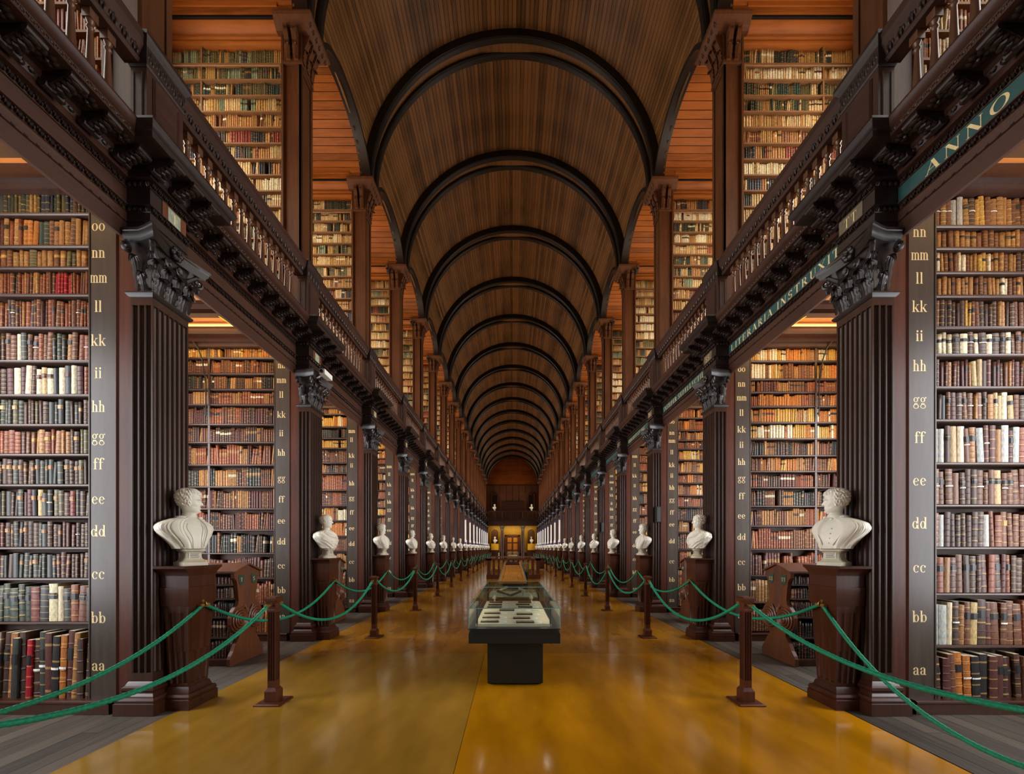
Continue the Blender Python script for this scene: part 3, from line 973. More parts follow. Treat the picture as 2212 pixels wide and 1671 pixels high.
def lower(c):
    g = Glyph()
    if c == 'o': return g.arc(0.5, 0.5, 0.47, 0.5, 0, 360, n=22), 1.0
    if c in 'nhmr':
        g.stem(0.25, 0, 1.5 if c == 'h' else 1.0)
        g.arc(0.5, 0.66, 0.37, 0.34, 0, 150); g.stem(0.75, 0, 0.68, top=False)
        if c == 'm':
            g.arc(1.0, 0.66, 0.37, 0.34, 0, 150); g.stem(1.25, 0, 0.68, top=False); return g, 1.45
        return g, 1.0
    if c == 'l': return g.stem(0.25, 0, 1.5), 0.55
    if c == 'i': return g.stem(0.25, 0, 1.0).dot(0.25, 1.28, 0.15), 0.55
    if c == 'k':
        g.stem(0.25, 0, 1.5); g.para(0.42, 0.42, 0.88, 0.97, 0.09); g.para(0.92, 0.0, 0.52, 0.58, 0.26)
        g.rect(0.68, 1.08, 0.93, 1.0); g.rect(0.7, 1.12, 0, HA); return g, 1.12
    if c == 'f':
        g.stem(0.3, 0, 1.2, top=False); g.arc(0.55, 1.2, 0.37, 0.32, 40, 180, ts=ST); g.dot(0.8, 1.34, 0.12); g.rect(0.05, 0.68, 0.9, 0.97); return g, 0.75
    if c == 'e': return g.arc(0.5, 0.5, 0.46, 0.5, 0, 320, n=20).rect(0.2, 0.93, 0.5, 0.57), 1.0
    if c == 'c': return g.arc(0.5, 0.5, 0.46, 0.5, 48, 318, n=18).dot(0.78, 0.78, 0.14), 0.98
    if c == 'd':
        g.arc(0.46, 0.5, 0.43, 0.5, 0, 360, n=20).stem(0.85, 0, 1.5, bot=False); g.rect(0.85, 1.08, 0, HA); return g, 1.12
    if c == 'b': return g.stem(0.25, 0.0, 1.5, bot=False).arc(0.62, 0.5, 0.43, 0.5, 0, 360, n=20), 1.1
    if c == 'a':
        g.stem(0.72, 0.05, 0.72, top=False, bot=False); g.arc(0.46, 0.70, 0.38, 0.30, 0, 150); g.dot(0.2, 0.78, 0.13)
        g.arc(0.40, 0.28, 0.34, 0.29, 60, 330, n=14); g.rect(0.72, 0.98, 0, HA); return g, 1.0
    if c == 'g':
        g.arc(0.45, 0.68, 0.36, 0.33, 0, 360, ts=0.18, n=18).arc(0.48, -0.18, 0.44, 0.30, 0, 360, ts=0.15, n=18); g.dot(0.9, 0.95, 0.11)
        g.para(0.62, 0.85, 0.85, 0.98, 0.1).rect(0.2, 0.7, 0.08, 0.22); return g, 1.0
    if c == 'p': return g.stem(0.25, -0.45, 1.0).arc(0.62, 0.5, 0.43, 0.5, 0, 360, n=20), 1.1
    return g, 0.5


def upper(c):
    g = Glyph()
    s, h = 0.2, 0.06
    V = lambda x, w=s: g.rect(x - w / 2, x + w / 2, 0, 1.4)
    SF = lambda x, y, w=s: g.rect(x - w / 2 - 0.09, x + w / 2 + 0.09, y, y + h)
    if c == 'I': V(0.25); SF(0.25, 0); SF(0.25, 1.34); return g, 0.5
    if c == 'L': V(0.25); SF(0.25, 0); SF(0.25, 1.34); g.rect(0.25, 0.95, 0, h).para(0.9, 0, 0.95, 0.4, h); return g, 1.0
    if c == 'T': V(0.5); SF(0.5, 0); g.rect(0, 1, 1.34, 1.4).rect(0, h, 1.05, 1.4).rect(1 - h, 1, 1.05, 1.4); return g, 1.0
    if c == 'E': V(0.25); SF(0.25, 0); SF(0.25, 1.34); g.rect(0.25, 0.9, 0, h).rect(0.25, 0.9, 1.34, 1.4).rect(0.25, 0.7, 0.68, 0.74).rect(0.86, 0.92, 0, 0.35).rect(0.84, 0.9, 1.1, 1.4).rect(0.66, 0.72, 0.55, 0.87); return g, 1.0
    if c in 'RP':
        V(0.25); SF(0.25, 0); SF(0.25, 1.34); g.arc(0.45, 1.04, 0.45, 0.36, -90, 90, ts=0.2).rect(0.25, 0.45, 1.34, 1.4).rect(0.25, 0.45, 0.68, 0.74)
        if c == 'R': g.para(1.0, 0, 0.55, 0.72, 0.24).rect(0.9, 1.2, 0, h)
        return g, 1.15 if c == 'R' else 1.0
    if c == 'N': V(0.15, h); V(1.0, h); g.para(0.95, 0, 0.2, 1.4, 0.26); SF(0.15, 0, h); SF(0.15, 1.34, h); SF(1.0, 1.34, h); return g, 1.2
    if c == 'A': g.para(0.1, 0, 0.55, 1.4, h).para(1.0, 0, 0.55, 1.4, 0.26).rect(0.28, 0.85, 0.42, 0.48); SF(0.1, 0, h); SF(1.0, 0); return g, 1.15
    if c == 'V': g.para(0.55, 0, 0.1, 1.4, 0.26).para(0.55, 0, 1.0, 1.4, h); SF(0.1, 1.34); SF(1.0, 1.34, h); return g, 1.1
    if c == 'X': g.para(1.0, 0, 0.1, 1.4, 0.26).para(0.1, 0, 1.0, 1.4, h); SF(0.1, 0, h); SF(1.0, 0); SF(0.1, 1.34); SF(1.0, 1.34, h); return g, 1.1
    if c == 'O': return g.arc(0.62, 0.7, 0.6, 0.72, 0, 360, ts=0.22, tt=h, n=26), 1.25
    if c == 'C': return g.arc(0.6, 0.7, 0.58, 0.72, 42, 318, ts=0.22, tt=h, n=22).rect(0.98, 1.04, 0.95, 1.4), 1.15
    if c == 'U': g.rect(0.15, 0.35, 0.5, 1.4).arc(0.57, 0.5, 0.42, 0.52, 180, 360, ts=0.2, tt=h); g.rect(0.93, 0.99, 0.5, 1.4); SF(0.25, 1.34); SF(0.96, 1.34, h); return g, 1.15
    if c == 'S':
        g.arc(0.45, 1.02, 0.38, 0.40, 30, 270, ts=0.18, tt=0.1, n=16).arc(0.45, 0.36, 0.40, 0.38, -150, 90, ts=0.18, tt=0.1, n=16).rect(0.74, 0.8, 1.05, 1.4).rect(0.05, 0.11, 0, 0.38); return g, 0.95
    return g, 0.55


def text_quads(txt, gap=0.12, fn=None):
    x, out = 0.0, []
    for c in txt:
        if c == ' ':
            x += 0.7; continue
        g, w = (fn or (upper if c.isupper() else lower))(c)
        out += [[(px + x, py) for px, py in q] for q in g.q]
        x += w + gap
    return out, x - gap


def text_xz(txt, size, gap=0.06, mirror=False):
    """lettering in the x-z plane, centred, facing the camera (-y)"""
    q, w = text_quads(txt, gap)
    mb = MB()
    for i, poly in enumerate(q):
        mb.add([((px - w / 2) * size * (0.86 if w < 2.4 else 0.76), -0.00012 * (i % 5), (py - 0.5) * size) for px, py in poly], [tuple(range(len(poly)))])
    return mb


# ------------------------------------------------------------------ bookcases of the lower storey
def zpx(py, Y):
    return ZC + (YV - py) * Y / F


LET = ['aa', 'bb', 'cc', 'dd', 'ee', 'ff', 'gg', 'hh', 'ii', 'kk', 'll', 'mm', 'nn', 'oo', 'pp']
ROWPX = {(-1, 1): [1516, 1342, 1247, 1180, 1113, 1044, 978, 913.5, 849, 775, 703, 631.5, 573, 526, 456],
         (1, 1): [1513, 1393, 1279.5, 1180, 1088, 997, 903.5, 832, 761.5, 702, 634, 583, 530.7, 483],
         (-1, 2): [1366, 1303, 1246.6, 1193, 1142.5, 1096.5, 1049, 1001.6, 953, 914, 871, 838, 804, 770],
         (1, 2): [1363, 1299.5, 1241, 1184, 1133.6, 1091, 1050.5, 1015.7, 981.5, 945, 910, 875, 844, 816, 777]}
LETPX = {(-1, 1): [1440, 1337, 1242, 1150, 1080, 1005, 945, 881, 808, 738, 665, 602, 548, 490],
         (1, 1): [1449, 1335, 1228, 1133, 1040, 948, 866, 793, 728, 665, 604, 553, 503],
         (-1, 2): [1332, 1276, 1223, 1171, 1126, 1080, 1034, 979, 937, 897, 854, 822, 790],
         (1, 2): [1330, 1270, 1215, 1161, 1115, 1073, 1034, 999, 962, 929, 893, 860, 830, 798]}
YFR = 0.05                                         # shelf front behind the pilaster edge
rnd = random.Random(5)


def rows_of(s, k):
    if (s, k) in ROWPX:
        return [zpx(p, yk(k) + YFR) for p in ROWPX[(s, k)]]
    base = rows_of(s if k % 2 else -s, 2)
    r2 = random.Random(k * 10 + s)
    return [base[0]] + [z + r2.uniform(-0.035, 0.035) for z in base[1:]]


def letters_of(s, k, rows):
    if (s, k) in LETPX:
        return [zpx(p, yk(k) + 0.02) for p in LETPX[(s, k)]]
    r2 = random.Random(k * 31 + s)
    return [z + 0.16 + r2.uniform(-0.02, 0.02) for z in rows[:r2.choice((12, 13, 14))]]


TOP = 5.26
pairm = {}
for l in LET:
    pairm[l] = text_xz(l, 0.077).mesh('shelf_letters', M_GOLD)
board = MB()
board.box(3.99, 4.25, 0.022, 0.44, 0.13, TOP)
board.box(4.248, 4.26, 0.016, 0.06, 0.13, TOP)
sidep = MB()
sidep.box(3.80, 4.0, 0.03, 0.42, 0.0, 5.0)
sidep.add([(3.985, 0.018, 0.0), (4.005, 0.03, 0.0), (3.965, 0.03, 0.0), (3.985, 0.018, 5.0), (4.005, 0.03, 5.0), (3.965, 0.03, 5.0)], [(0, 1, 4, 3), (2, 0, 3, 5)])
plinth = MB()
plinth.box(4.0, 6.22, -0.04, 0.46, 0.0, 0.10)
plinth.prism_x([(-0.04, 0.10), (-0.05, 0.11), (-0.05, 0.125), (-0.03, 0.135), (0.4, 0.135), (0.4, 0.10)], 4.0, 6.22)
backb = MB().box(4.24, 6.22, 0.24, 0.26, 0.13, TOP)
upr = MB().box(5.44, 5.475, 0.06, 0.24, 0.13, TOP)
shelf = MB().prism_x([(0.24, -0.004), (0.062, -0.004), (0.052, -0.010), (0.052, -0.024), (0.062, -0.032), (0.24, -0.032)], 4.26, 6.22)
D_board, D_sidep, D_plinth = dual(board, 'letter_board', W_BOARD), dual(sidep, 'side_panel', W_RED), dual(plinth, 'plinth', W_PED)
D_backb, D_upr, D_shelf = dual(backb, 'back_panel', W_BACK), dual(upr, 'upright', W_SHELF), dual(shelf, 'shelf', W_SHELF)
for s in (-1, 1):
    for k in range(1, NB + 1):
        rows = rows_of(s, k)
        t = thing('bookcase', (s * 5.0, yk(k) + 0.2, 0), '%s tall bookcase from the camera on the %s, with gold shelf letters' % (ORD[k], SIDE[s]), 'bookcase', 'lower bookcases on the %s' % SIDE[s])
        at = (0, yk(k), 0)
        lb = link('letter_board', D_board[s], t, at)
        link('side_panel', D_sidep[s], t, at)
        link('plinth', D_plinth[s], t, at)
        link('back_panel', D_backb[s], t, at)
        link('upright', D_upr[s], t, at)
        for z in rows[1:]:
            link('shelf', D_shelf[s], t, (0, yk(k), z))
        if k <= 10:
            for l, z in zip(LET, letters_of(s, k, rows)):
                if z < 4.95:
                    link('shelf_letters', pairm[l], lb, (4.095 if s > 0 else (-4.165 if k == 1 else -4.13), yk(k) + 0.0212, z))

# ------------------------------------------------------------------ bookcases of the gallery
UROWS = [5.83 + 0.287 * i for i in range(17)]
ub = MB()
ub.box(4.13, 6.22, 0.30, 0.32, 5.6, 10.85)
uu = MB()
uu.box(5.62, 5.65, 0.11, 0.3, 5.6, 10.72)
ush = MB().box(4.13, 6.22, 0.105, 0.30, -0.03, -0.004)
utop = MB()
utop.prism_x([(0.42, 10.73), (0.12, 10.73), (0.09, 10.74), (0.075, 10.77), (0.08, 10.80), (0.10, 10.82), (0.06, 10.83), (0.06, 10.86), (0.10, 10.87), (0.11, 10.91), (0.05, 10.94), (0.0, 10.98), (-0.02, 11.03), (0.0, 11.08), (0.05, 11.12), (0.08, 11.13), (0.08, 11.12), (0.42, 11.12)], 4.12, 6.24)
utop.box(4.12, 6.24, -0.14, 0.56, 11.12, 11.20)
umb = MB().box(3.9, 6.22, 0.06, 0.42, 5.55, 5.64)
bar = MB().tube([(4.16, 0.03, 0), (6.2, 0.03, 0)], 0.013, 6)
bar.box(4.14, 4.175, 0.02, 0.12, -0.12, 0.02)
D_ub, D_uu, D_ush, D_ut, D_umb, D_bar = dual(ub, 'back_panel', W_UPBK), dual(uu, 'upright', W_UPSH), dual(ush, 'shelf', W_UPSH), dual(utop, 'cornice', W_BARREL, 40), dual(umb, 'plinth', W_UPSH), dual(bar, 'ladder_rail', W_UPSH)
for s in (-1, 1):
    for k in range(1, NB + 1):
        t = thing('gallery_bookcase', (s * 5.2, yk(k) + 0.25, 5.6), '%s gallery bookcase from the camera on the %s, under an arched board ceiling' % (ORD[k], SIDE[s]), 'bookcase', 'gallery bookcases on the %s' % SIDE[s])
        at = (0, yk(k), 0)
        for nm, d in (('back_panel', D_ub), ('upright', D_uu), ('cornice', D_ut), ('plinth', D_umb)):
            link(nm, d[s], t, at)
        link('ladder_rail', D_bar[s], t, (0, yk(k), UROWS[15] + 0.14))
        for z in UROWS:
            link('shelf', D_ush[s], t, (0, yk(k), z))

# ------------------------------------------------------------------ books
C = {'tan': (164, 116, 66), 'brown': (118, 74, 50), 'rust': (142, 78, 50), 'maroon': (92, 52, 46), 'umber': (82, 58, 46), 'black': (44, 42, 42), 'slate': (62, 64, 60),
     'green': (54, 62, 48), 'olive': (96, 88, 58), 'blue': (46, 54, 68), 'cream': (222, 208, 172), 'buff': (192, 162, 112), 'red': (126, 54, 42), 'crimson': (170, 30, 44),
     'grey': (176, 176, 172), 'orange': (190, 116, 50), 'sage': (120, 132, 104), 'pink': (176, 124, 96), 'teal': (50, 68, 64), 'gold': (196, 150, 70), 'ochre': (170, 130, 74)}
NAMES = {'tan': 'tan leather', 'brown': 'brown leather', 'rust': 'rust-brown leather', 'maroon': 'dark maroon', 'umber': 'dark brown', 'black': 'black', 'slate': 'slate-grey', 'green': 'dark green',
         'olive': 'olive-brown', 'blue': 'dark blue', 'cream': 'cream vellum', 'buff': 'buff', 'red': 'brick-red', 'crimson': 'crimson', 'grey': 'pale grey', 'orange': 'orange-brown', 'sage': 'sage green',
         'pink': 'pinkish', 'teal': 'dark teal', 'gold': 'golden tan', 'ochre': 'ochre'}
# shelf by shelf for the two nearest cases, bottom shelf first: (books across the visible width, colours, share with a title label, label colour, share with a paper band)
NEAR = {-1: [(14, 'umber tan maroon orange black maroon umber crimson umber slate olive umber', 0.2, 'black', 0.15), (12, 'umber brown rust slate cream cream black black red green green green green green', 0.4, 'black', 0.1),
             (19, 'umber umber umber umber maroon maroon slate slate slate slate slate slate green slate umber umber', 0.45, 'tan', 0), (20, 'umber umber maroon maroon umber umber slate umber umber black umber maroon', 0.35, 'tan', 0.05),
             (19, 'umber umber slate red maroon olive slate buff buff umber maroon slate black umber slate black', 0.3, 'tan', 0.05), (18, 'umber olive umber umber slate slate slate slate slate slate umber umber slate black', 0.5, 'tan', 0),
             (18, 'olive olive umber umber tan tan rust rust tan tan brown maroon rust rust rust', 0.3, 'gold', 0.05), (19, 'umber umber slate umber slate slate slate umber umber olive umber umber green olive slate green', 0.2, 'buff', 0.03),
             (16, 'rust rust maroon cream slate cream cream cream buff cream umber cream maroon cream maroon umber', 0.4, 'maroon', 0.2), (18, 'rust rust brown tan slate green slate brown brown rust brown rust slate cream brown brown umber', 0.4, 'slate', 0.1),
             (24, 'rust rust brown rust rust brown rust maroon brown rust tan brown umber rust', 0.3, 'slate', 0.1), (30, 'rust brown rust crimson crimson brown rust tan brown rust umber rust', 0.1, 'black', 0.45),
             (15, 'tan tan olive tan brown tan tan olive tan tan brown', 0.3, 'gold', 0.05), (19, 'tan tan tan brown tan tan brown teal teal orange orange rust tan rust maroon maroon', 0.35, 'black', 0.05),
             (22, 'green slate umber blue blue olive green blue blue olive ochre olive green olive green slate', 0.1, 'gold', 0)],
        1: [(12, 'umber maroon brown orange orange black black maroon maroon umber maroon brown', 0.5, 'black', 0.15), (13, 'grey grey cream tan tan brown buff umber maroon brown brown brown brown rust', 0.45, 'black', 0.15),
            (15, 'brown rust tan maroon brown umber umber umber grey rust umber maroon rust umber umber', 0.35, 'black', 0.15), (15, 'rust grey umber umber umber umber umber umber umber grey brown rust brown brown brown', 0.25, 'gold', 0.05),
            (15, 'brown brown umber brown umber umber umber brown brown umber buff brown brown brown brown', 0.6, 'black', 0.2), (15, 'grey grey umber buff cream brown brown grey maroon maroon tan grey maroon rust rust', 0.4, 'black', 0.12),
            (18, 'umber slate brown maroon umber brown tan brown umber tan buff cream buff brown umber', 0.3, 'black', 0.15), (21, 'maroon maroon tan maroon maroon tan buff umber brown maroon brown tan maroon', 0.1, 'black', 0.1),
            (14, 'cream cream cream cream umber cream maroon cream tan cream umber umber cream brown', 0.85, 'black', 0.12), (22, 'brown umber umber umber gold brown umber umber tan umber brown', 0.3, 'black', 0.06),
            (20, 'tan tan brown tan tan tan brown tan tan cream brown tan', 0.5, 'black', 0.1), (21, 'cream tan brown brown cream umber tan gold gold tan tan brown tan umber', 0.3, 'black', 0.25),
            (17, 'tan brown tan tan brown brown tan tan brown', 0.4, 'black', 0.5), (17, 'brown tan brown grey tan umber gold brown tan tan tan orange brown', 0.3, 'black', 0.3)]}
PALS = [('rust', 'brown', 'tan', 'maroon', 'rust'), ('tan', 'orange', 'gold', 'brown'), ('brown', 'umber', 'maroon', 'tan'), ('tan', 'cream', 'brown', 'gold', 'orange'), ('umber', 'slate', 'brown', 'black', 'tan'),
        ('rust', 'rust', 'brown', 'orange'), ('maroon', 'umber', 'brown', 'rust'), ('orange', 'gold', 'tan', 'rust', 'cream')]
UPALS = [('buff', 'ochre', 'tan', 'buff'), ('green', 'teal', 'olive', 'olive', 'tan', 'buff'), ('olive', 'sage', 'slate', 'olive', 'ochre'), ('buff', 'cream', 'buff', 'ochre'), ('pink', 'buff', 'tan', 'rust', 'buff'),
         ('slate', 'buff', 'buff', 'green', 'ochre'), ('cream', 'buff', 'cream'), ('green', 'blue', 'red', 'tan', 'black', 'buff'), ('ochre', 'tan', 'ochre', 'brown'), ('buff', 'ochre', 'buff', 'sage')]
FR = [(-0.5, 0.045), (-0.22, 0.0), (0.22, 0.0), (0.5, 0.045), (0.5, 1.0), (-0.5, 1.0)]
# mass template: three colour zones up the spine
tz = [0, 0.56, 0.56, 0.72, 0.72, 1.0]
TV = np.array([(x, y, z) for z in tz for x, y in FR])
TFq = []
for i in (0, 2, 4):
    for j in range(6):
        TFq.append((i * 6 + j, i * 6 + (j + 1) % 6, i * 6 + 6 + (j + 1) % 6, i * 6 + 6 + j))
TFq += [(30, 31, 32, 33), (30, 33, 34, 35)]
TFq = np.array(TFq)
SV = np.array([(x, y, z) for z in (0, 1) for x, y in FR])
SFq = np.array([(j, (j + 1) % 6, 6 + (j + 1) % 6, 6 + j) for j in range(6)] + [(6, 7, 8, 9), (6, 9, 10, 11)])
massV, massF, massC, massS, massN = [], [], [], [], 0


def mass_book(x, y, z, w, d, h, lean, c, lab, simple):
    global massN
    T, Fq = (SV, SFq) if simple else (TV, TFq)
    V = T * (w, d, h) + (x, y, z)
    V[:, 0] += (V[:, 2] - z) * lean
    rv = rnd.random()
    cc = np.empty((len(T), 4)); cc[:] = c + (rv,)
    if not simple and lab is not None:
        cc[12:24] = lab + (rv,)
    massS.append(T[:, 2])
    massV.append(V); massF.append(Fq + massN); massC.append(cc)
    massN += len(T)


def vary(c, r, amt=0.16):
    m = 1 + r.uniform(-amt, amt)
    return tuple(max(0.002, v * m * (1 + r.uniform(-0.05, 0.05))) for v in lin(c))


# single-book meshes
def book_mesh(bands):
    mb = MB()
    zz = [(0.0, 0.0)]
    if bands:
        for c in (0.14, 0.31, 0.48, 0.65, 0.82):
            zz += [(c - 0.014, 0.0), (c - 0.007, 0.03), (c + 0.007, 0.03), (c + 0.014, 0.0)]
    zz.append((1.0, 0.0))
    mb.loft([[(x * (1 + 0.0 * b), y - (b if 1 <= i <= 2 else b * 0.6 if i in (0, 3) else 0), z) for i, (x, y) in enumerate(FR)] for z, b in zz])
    return mb.mesh('book', BK_ONE, 35)


BOOKM = {True: book_mesh(True), False: book_mesh(False)}
LABM = MB().loft([[(x * 1.01, y - 0.035, z) for x, y in FR[:4]] for z in (0.60, 0.76)], closed=False).mesh('title_label', BK_ONE)
BANDM = MB().loft([[(x * 1.04, y - 0.04, z) for x, y in FR[:4]] for z in (0.50, 0.535)], closed=False).mesh('paper_band', M_WHITE)
PAGEM = MB().box(-0.40, 0.40, 0.05, 0.97, 1.0, 1.004).mesh('page_block', M_PAGE)
cands = []
for s in (-1, 1):
    rows = rows_of(s, 1)
    Y = yk(1) + YFR + 0.012
    for i, z in enumerate(rows):
        nb_, cs, lp, lc, bp = NEAR[s][i]
        cs = cs.split()
        top = (rows[i + 1] - 0.035) if i + 1 < len(rows) else z + 0.32
        H = top - z
        x, j = 4.268, 0
        r = random.Random(s * 100 + i)
        wid = 0.885 / nb_
        while x < (5.25 if s < 0 else 5.30):
            w = wid * r.uniform(0.78, 1.28)
            h = H * r.uniform(0.80, 0.93)
            ci = cs[min(len(cs) - 1, int(j * len(cs) / nb_))]
            if r.random() < 0.12: ci = r.choice(cs)
            lean = r.choice((0, 0, 0, 0, 0.02, -0.02, 0.05)) if i else r.choice((0, 0.04, 0.06))
            lab = lc if r.random() < lp and ci not in ('grey',) else None
            if ci == lc: lab = None
            dy = r.uniform(0, 0.012) if i else r.uniform(-0.05, 0.0)
            d = dict(s=s, row=i, idx=j + 1, x=s * (x + w / 2), y=Y + dy, z=z, w=w * 0.965, h=h, lean=-s * lean, c=ci, lab=lab, band=r.random() < bp and ci != 'grey', rows=len(rows), ribs=ci in ('tan', 'brown', 'rust', 'maroon', 'umber', 'orange', 'green', 'gold', 'red') and r.random() < 0.8)
            px = XV + F * d['x'] / d['y']
            d['vis'] = 0 < px < 2212 and 0 < YV - F * (z + h * 0.5 - ZC) / d['y'] < 1671
            if YV - F * (z + h - ZC) / d['y'] < YV - abs(px - XV) * 0.80:      # hidden above the beam
                d['vis'] = d['vis'] and YV - F * (z + h * 0.3 - ZC) / d['y'] > YV - abs(px - XV) * 0.80
            d['rc'] = vary(C[ci], r)
            cands.append(d)
            x += w
            j += 1
cands.sort(key=lambda d: (-d['vis'], -d['w'] * d['h']))
for n, d in enumerate(cands):
    if n < 300 and d['vis']:
        sh = LET[d['row']] if d['row'] < 14 else 'top'
        nm = 'grey slip box' if d['c'] == 'grey' else NAMES[d['c']] + ' book'
        where = 'on shelf ' + sh if sh != 'top' else 'on the topmost shelf'
        o = link('book', BOOKM[d['ribs']], None, (d['x'], d['y'], d['z']))
        o.scale = (d['w'], 0.155, d['h'])
        o.rotation_euler = (0, math.atan(d['lean']), 0)
        o.color = d['rc'] + (1,)
        tag(o, '%s, %s from the letter board %s, front %s bookcase' % (nm, ORD[d['idx']], where, SIDE[d['s']]), 'book', 'books on the front %s bookcase' % SIDE[d['s']])
        kids = []
        if d['lab']: kids.append(('title_label', LABM))
        if d['band']: kids.append(('paper_band', BANDM))
        if d['row'] < 5: kids.append(('page_block', PAGEM))
        for kn, km in kids:
            c_ = bpy.data.objects.new(kn, km); col.objects.link(c_); c_.parent = o
            c_.color = vary(C[d['lab'] or 'cream'], rnd) + (1,)
    else:
        mass_book(d['x'], d['y'], d['z'], d['w'], 0.155, d['h'], d['lean'], d['rc'], lin(C[d['lab']]) if d['lab'] else None, False)


def fill(s, Y, z, H, xa, xb, pal, wid, r, simple, lp, depth=0.16):
    x = xa
    while x < xb:
        c = r.choice(pal)
        run = r.choice((1, 1, 2, 3, 5))
        w0, h0 = wid * r.uniform(0.7, 1.45), H * r.uniform(0.74, 0.93)
        lab = C[r.choice(('black', 'maroon', 'tan', 'cream', 'umber'))] if r.random() < lp else None
        lean = r.choice((0, 0, 0, 0, 0, 0.04, -0.05, 0.1))
        for _ in range(run):
            if x > xb: break
            if r.random() < 0.012:
                x += w0 * 1.5
            w = w0 * r.uniform(0.92, 1.08)
            mass_book(s * (x + w / 2), Y + r.uniform(0, 0.01), z, w * 0.95, depth, h0 * r.uniform(0.98, 1.02), lean if run < 3 else 0, vary(C[c], r), lin(lab) if lab else None, simple)
            x += w


for s in (-1, 1):
    r = random.Random(90 + s)
    for i, z in enumerate(rows_of(s, 1)):            # the outer end of the front cases, beyond the frame
        rw = rows_of(s, 1)
        H = (rw[i + 1] - 0.035 if i + 1 < len(rw) else z + 0.32) - z
        cs = NEAR[s][i][1].split()
        for a, b in ((5.34, 5.43), (5.48, 6.15)):
            fill(s, yk(1) + YFR + 0.012, z, H, a, b, cs, 0.05, r, False, 0.25)
    for k in range(2, NB + 1):
        rows = rows_of(s, k)
        xb = {2: 6.15, 3: 5.9, 4: 5.35, 5: 5.1, 6: 4.9, 7: 4.8}.get(k, 4.65)
        r = random.Random(k * 7 + s)
        for i, z in enumerate(rows):
            top = (rows[i + 1] - 0.035) if i + 1 < len(rows) else min(z + 0.30, TOP)
            pal = PALS[(i * 3 + k + (s > 0) * 2 + r.randrange(2)) % len(PALS)] if i > 2 else PALS[r.choice((0, 2, 5, 6))]
            wid = 0.042 if i < 4 else 0.036
            segs = [(4.268, min(xb, 5.435))] + ([(5.48, xb)] if xb > 5.5 else [])
            for a, b in segs:
                fill(s, yk(k) + YFR + 0.012, z, top - z, a, b, pal, wid, r, k > 5, 0.35)
    for k in range(1, NB + 1):
        xb = {1: 6.15, 2: 6.15, 3: 5.9, 4: 5.4, 5: 5.1, 6: 4.9}.get(k, 4.65)
        r = random.Random(k * 17 + s * 3)
        for i, z in enumerate(UROWS):
            pal = UPALS[(i + k * 3 + (s > 0) + r.randrange(3)) % len(UPALS)]
            if k == 1: pal = ('rust', 'red', 'orange', 'pink', 'red') if s < 0 else ('buff', 'orange', 'cream', 'rust')
            H = 0.25 if i < 16 else 0.28
            for a, b in ([(4.15, min(xb, 5.61))] + ([(5.655, xb)] if xb > 5.66 else [])):
                fill(s, yk(k) + 0.115, z, H, a, b, pal, 0.034, r, k > 3, 0.25, 0.17)


def build_mass():
    V, Fq, Cc = np.concatenate(massV), np.concatenate(massF), np.concatenate(massC)
    me = bpy.data.meshes.new('books')
    me.vertices.add(len(V)); me.vertices.foreach_set('co', V.astype(np.float32).ravel())
    me.loops.add(Fq.size); me.loops.foreach_set('vertex_index', Fq.astype(np.int32).ravel())
    me.polygons.add(len(Fq)); me.polygons.foreach_set('loop_start', np.arange(0, Fq.size, 4, dtype=np.int32))
    a = me.attributes.new('book_colour', 'FLOAT_COLOR', 'POINT')
    a.data.foreach_set('color', Cc.astype(np.float32).ravel())
    a = me.attributes.new('spine_height', 'FLOAT', 'POINT')
    a.data.foreach_set('value', np.concatenate(massS).astype(np.float32))
    me.materials.append(BK_MASS)
    me.update(calc_edges=True); me.validate()
    o = link('books', me)
    tag(o, 'rows of old leather and cloth books filling the shelves of both storeys', 'books', kind='stuff')
# ------------------------------------------------------------------ frieze lettering and shelf-mark plates
def text_side(txt, s, y_start, y_end, z, h, x):
    """lettering on a wall that faces the aisle; reads from y_start to y_end"""
    q, w = text_quads(txt, 0.35)
    sy, sz = (y_end - y_start) / w, h / 1.4
    mb = MB()
    for i, poly in enumerate(q):
        mb.add([(s * (x - 0.0003 * (i % 5)), y_start + px * sy, z + py * sz) for px, py in poly], [tuple(range(len(poly)))])
    return mb


XF = 3.858
XR = 3.86 - RES - 0.002
right = ENT[1]
for k, txt, ya, yb in ((0, 'ANNO', 3.64, 3.02), (1, 'LITERARIA INSTRUXIT', 6.88, 4.60), (2, 'INSUPER SUPELLECTILE', 9.93, 7.75), (3, 'ORNAVIT ET PRE', 12.95, 11.35), (4, '', 0, 0), (5, '', 0, 0), (6, '', 0, 0), (7, '', 0, 0)):
    p = part('frieze_panel', MB().box(XF - 0.003, XF + 0.01, yk(k) + 0.45, yk(k + 1) - 0.005, 5.07, 5.244), M_TEAL, right)
    if txt:
        part('frieze_lettering', text_side(txt, 1, ya, yb, 5.108, 0.108, XF - 0.005), M_GOLD, p)
for k in range(1, 9):                              # plates on the part that breaks forward over each pilaster
    for s in (-1, 1):
        a, b = sorted((s * (XR - 0.006), s * (XR + 0.01)))
        p = part('shelf_mark_plate', MB().box(a, b, yk(k) + 0.13, yk(k) + 0.42, 5.07, 5.244), M_PLATEB if s > 0 else W_BENCH, ENT[s])
        l = 'TSRQPONM'[k - 1]
        c = yk(k) + 0.27
        if s < 0:
            part('worn_label', MB().box(-XR + 0.004, -XR + 0.009, c - 0.075, c + 0.075, 5.085, 5.23), M_PLATE, p)
        if l in 'TSR':
            t_ = l * (2 if s > 0 else 1)
            hw = 0.075 if s > 0 else 0.04
            ys = (c + hw, c - hw) if s > 0 else (c - hw, c + hw)
            part('shelf_mark', text_side(t_, s, ys[0], ys[1], 5.105, 0.10, XR - 0.011), M_GOLD, p)

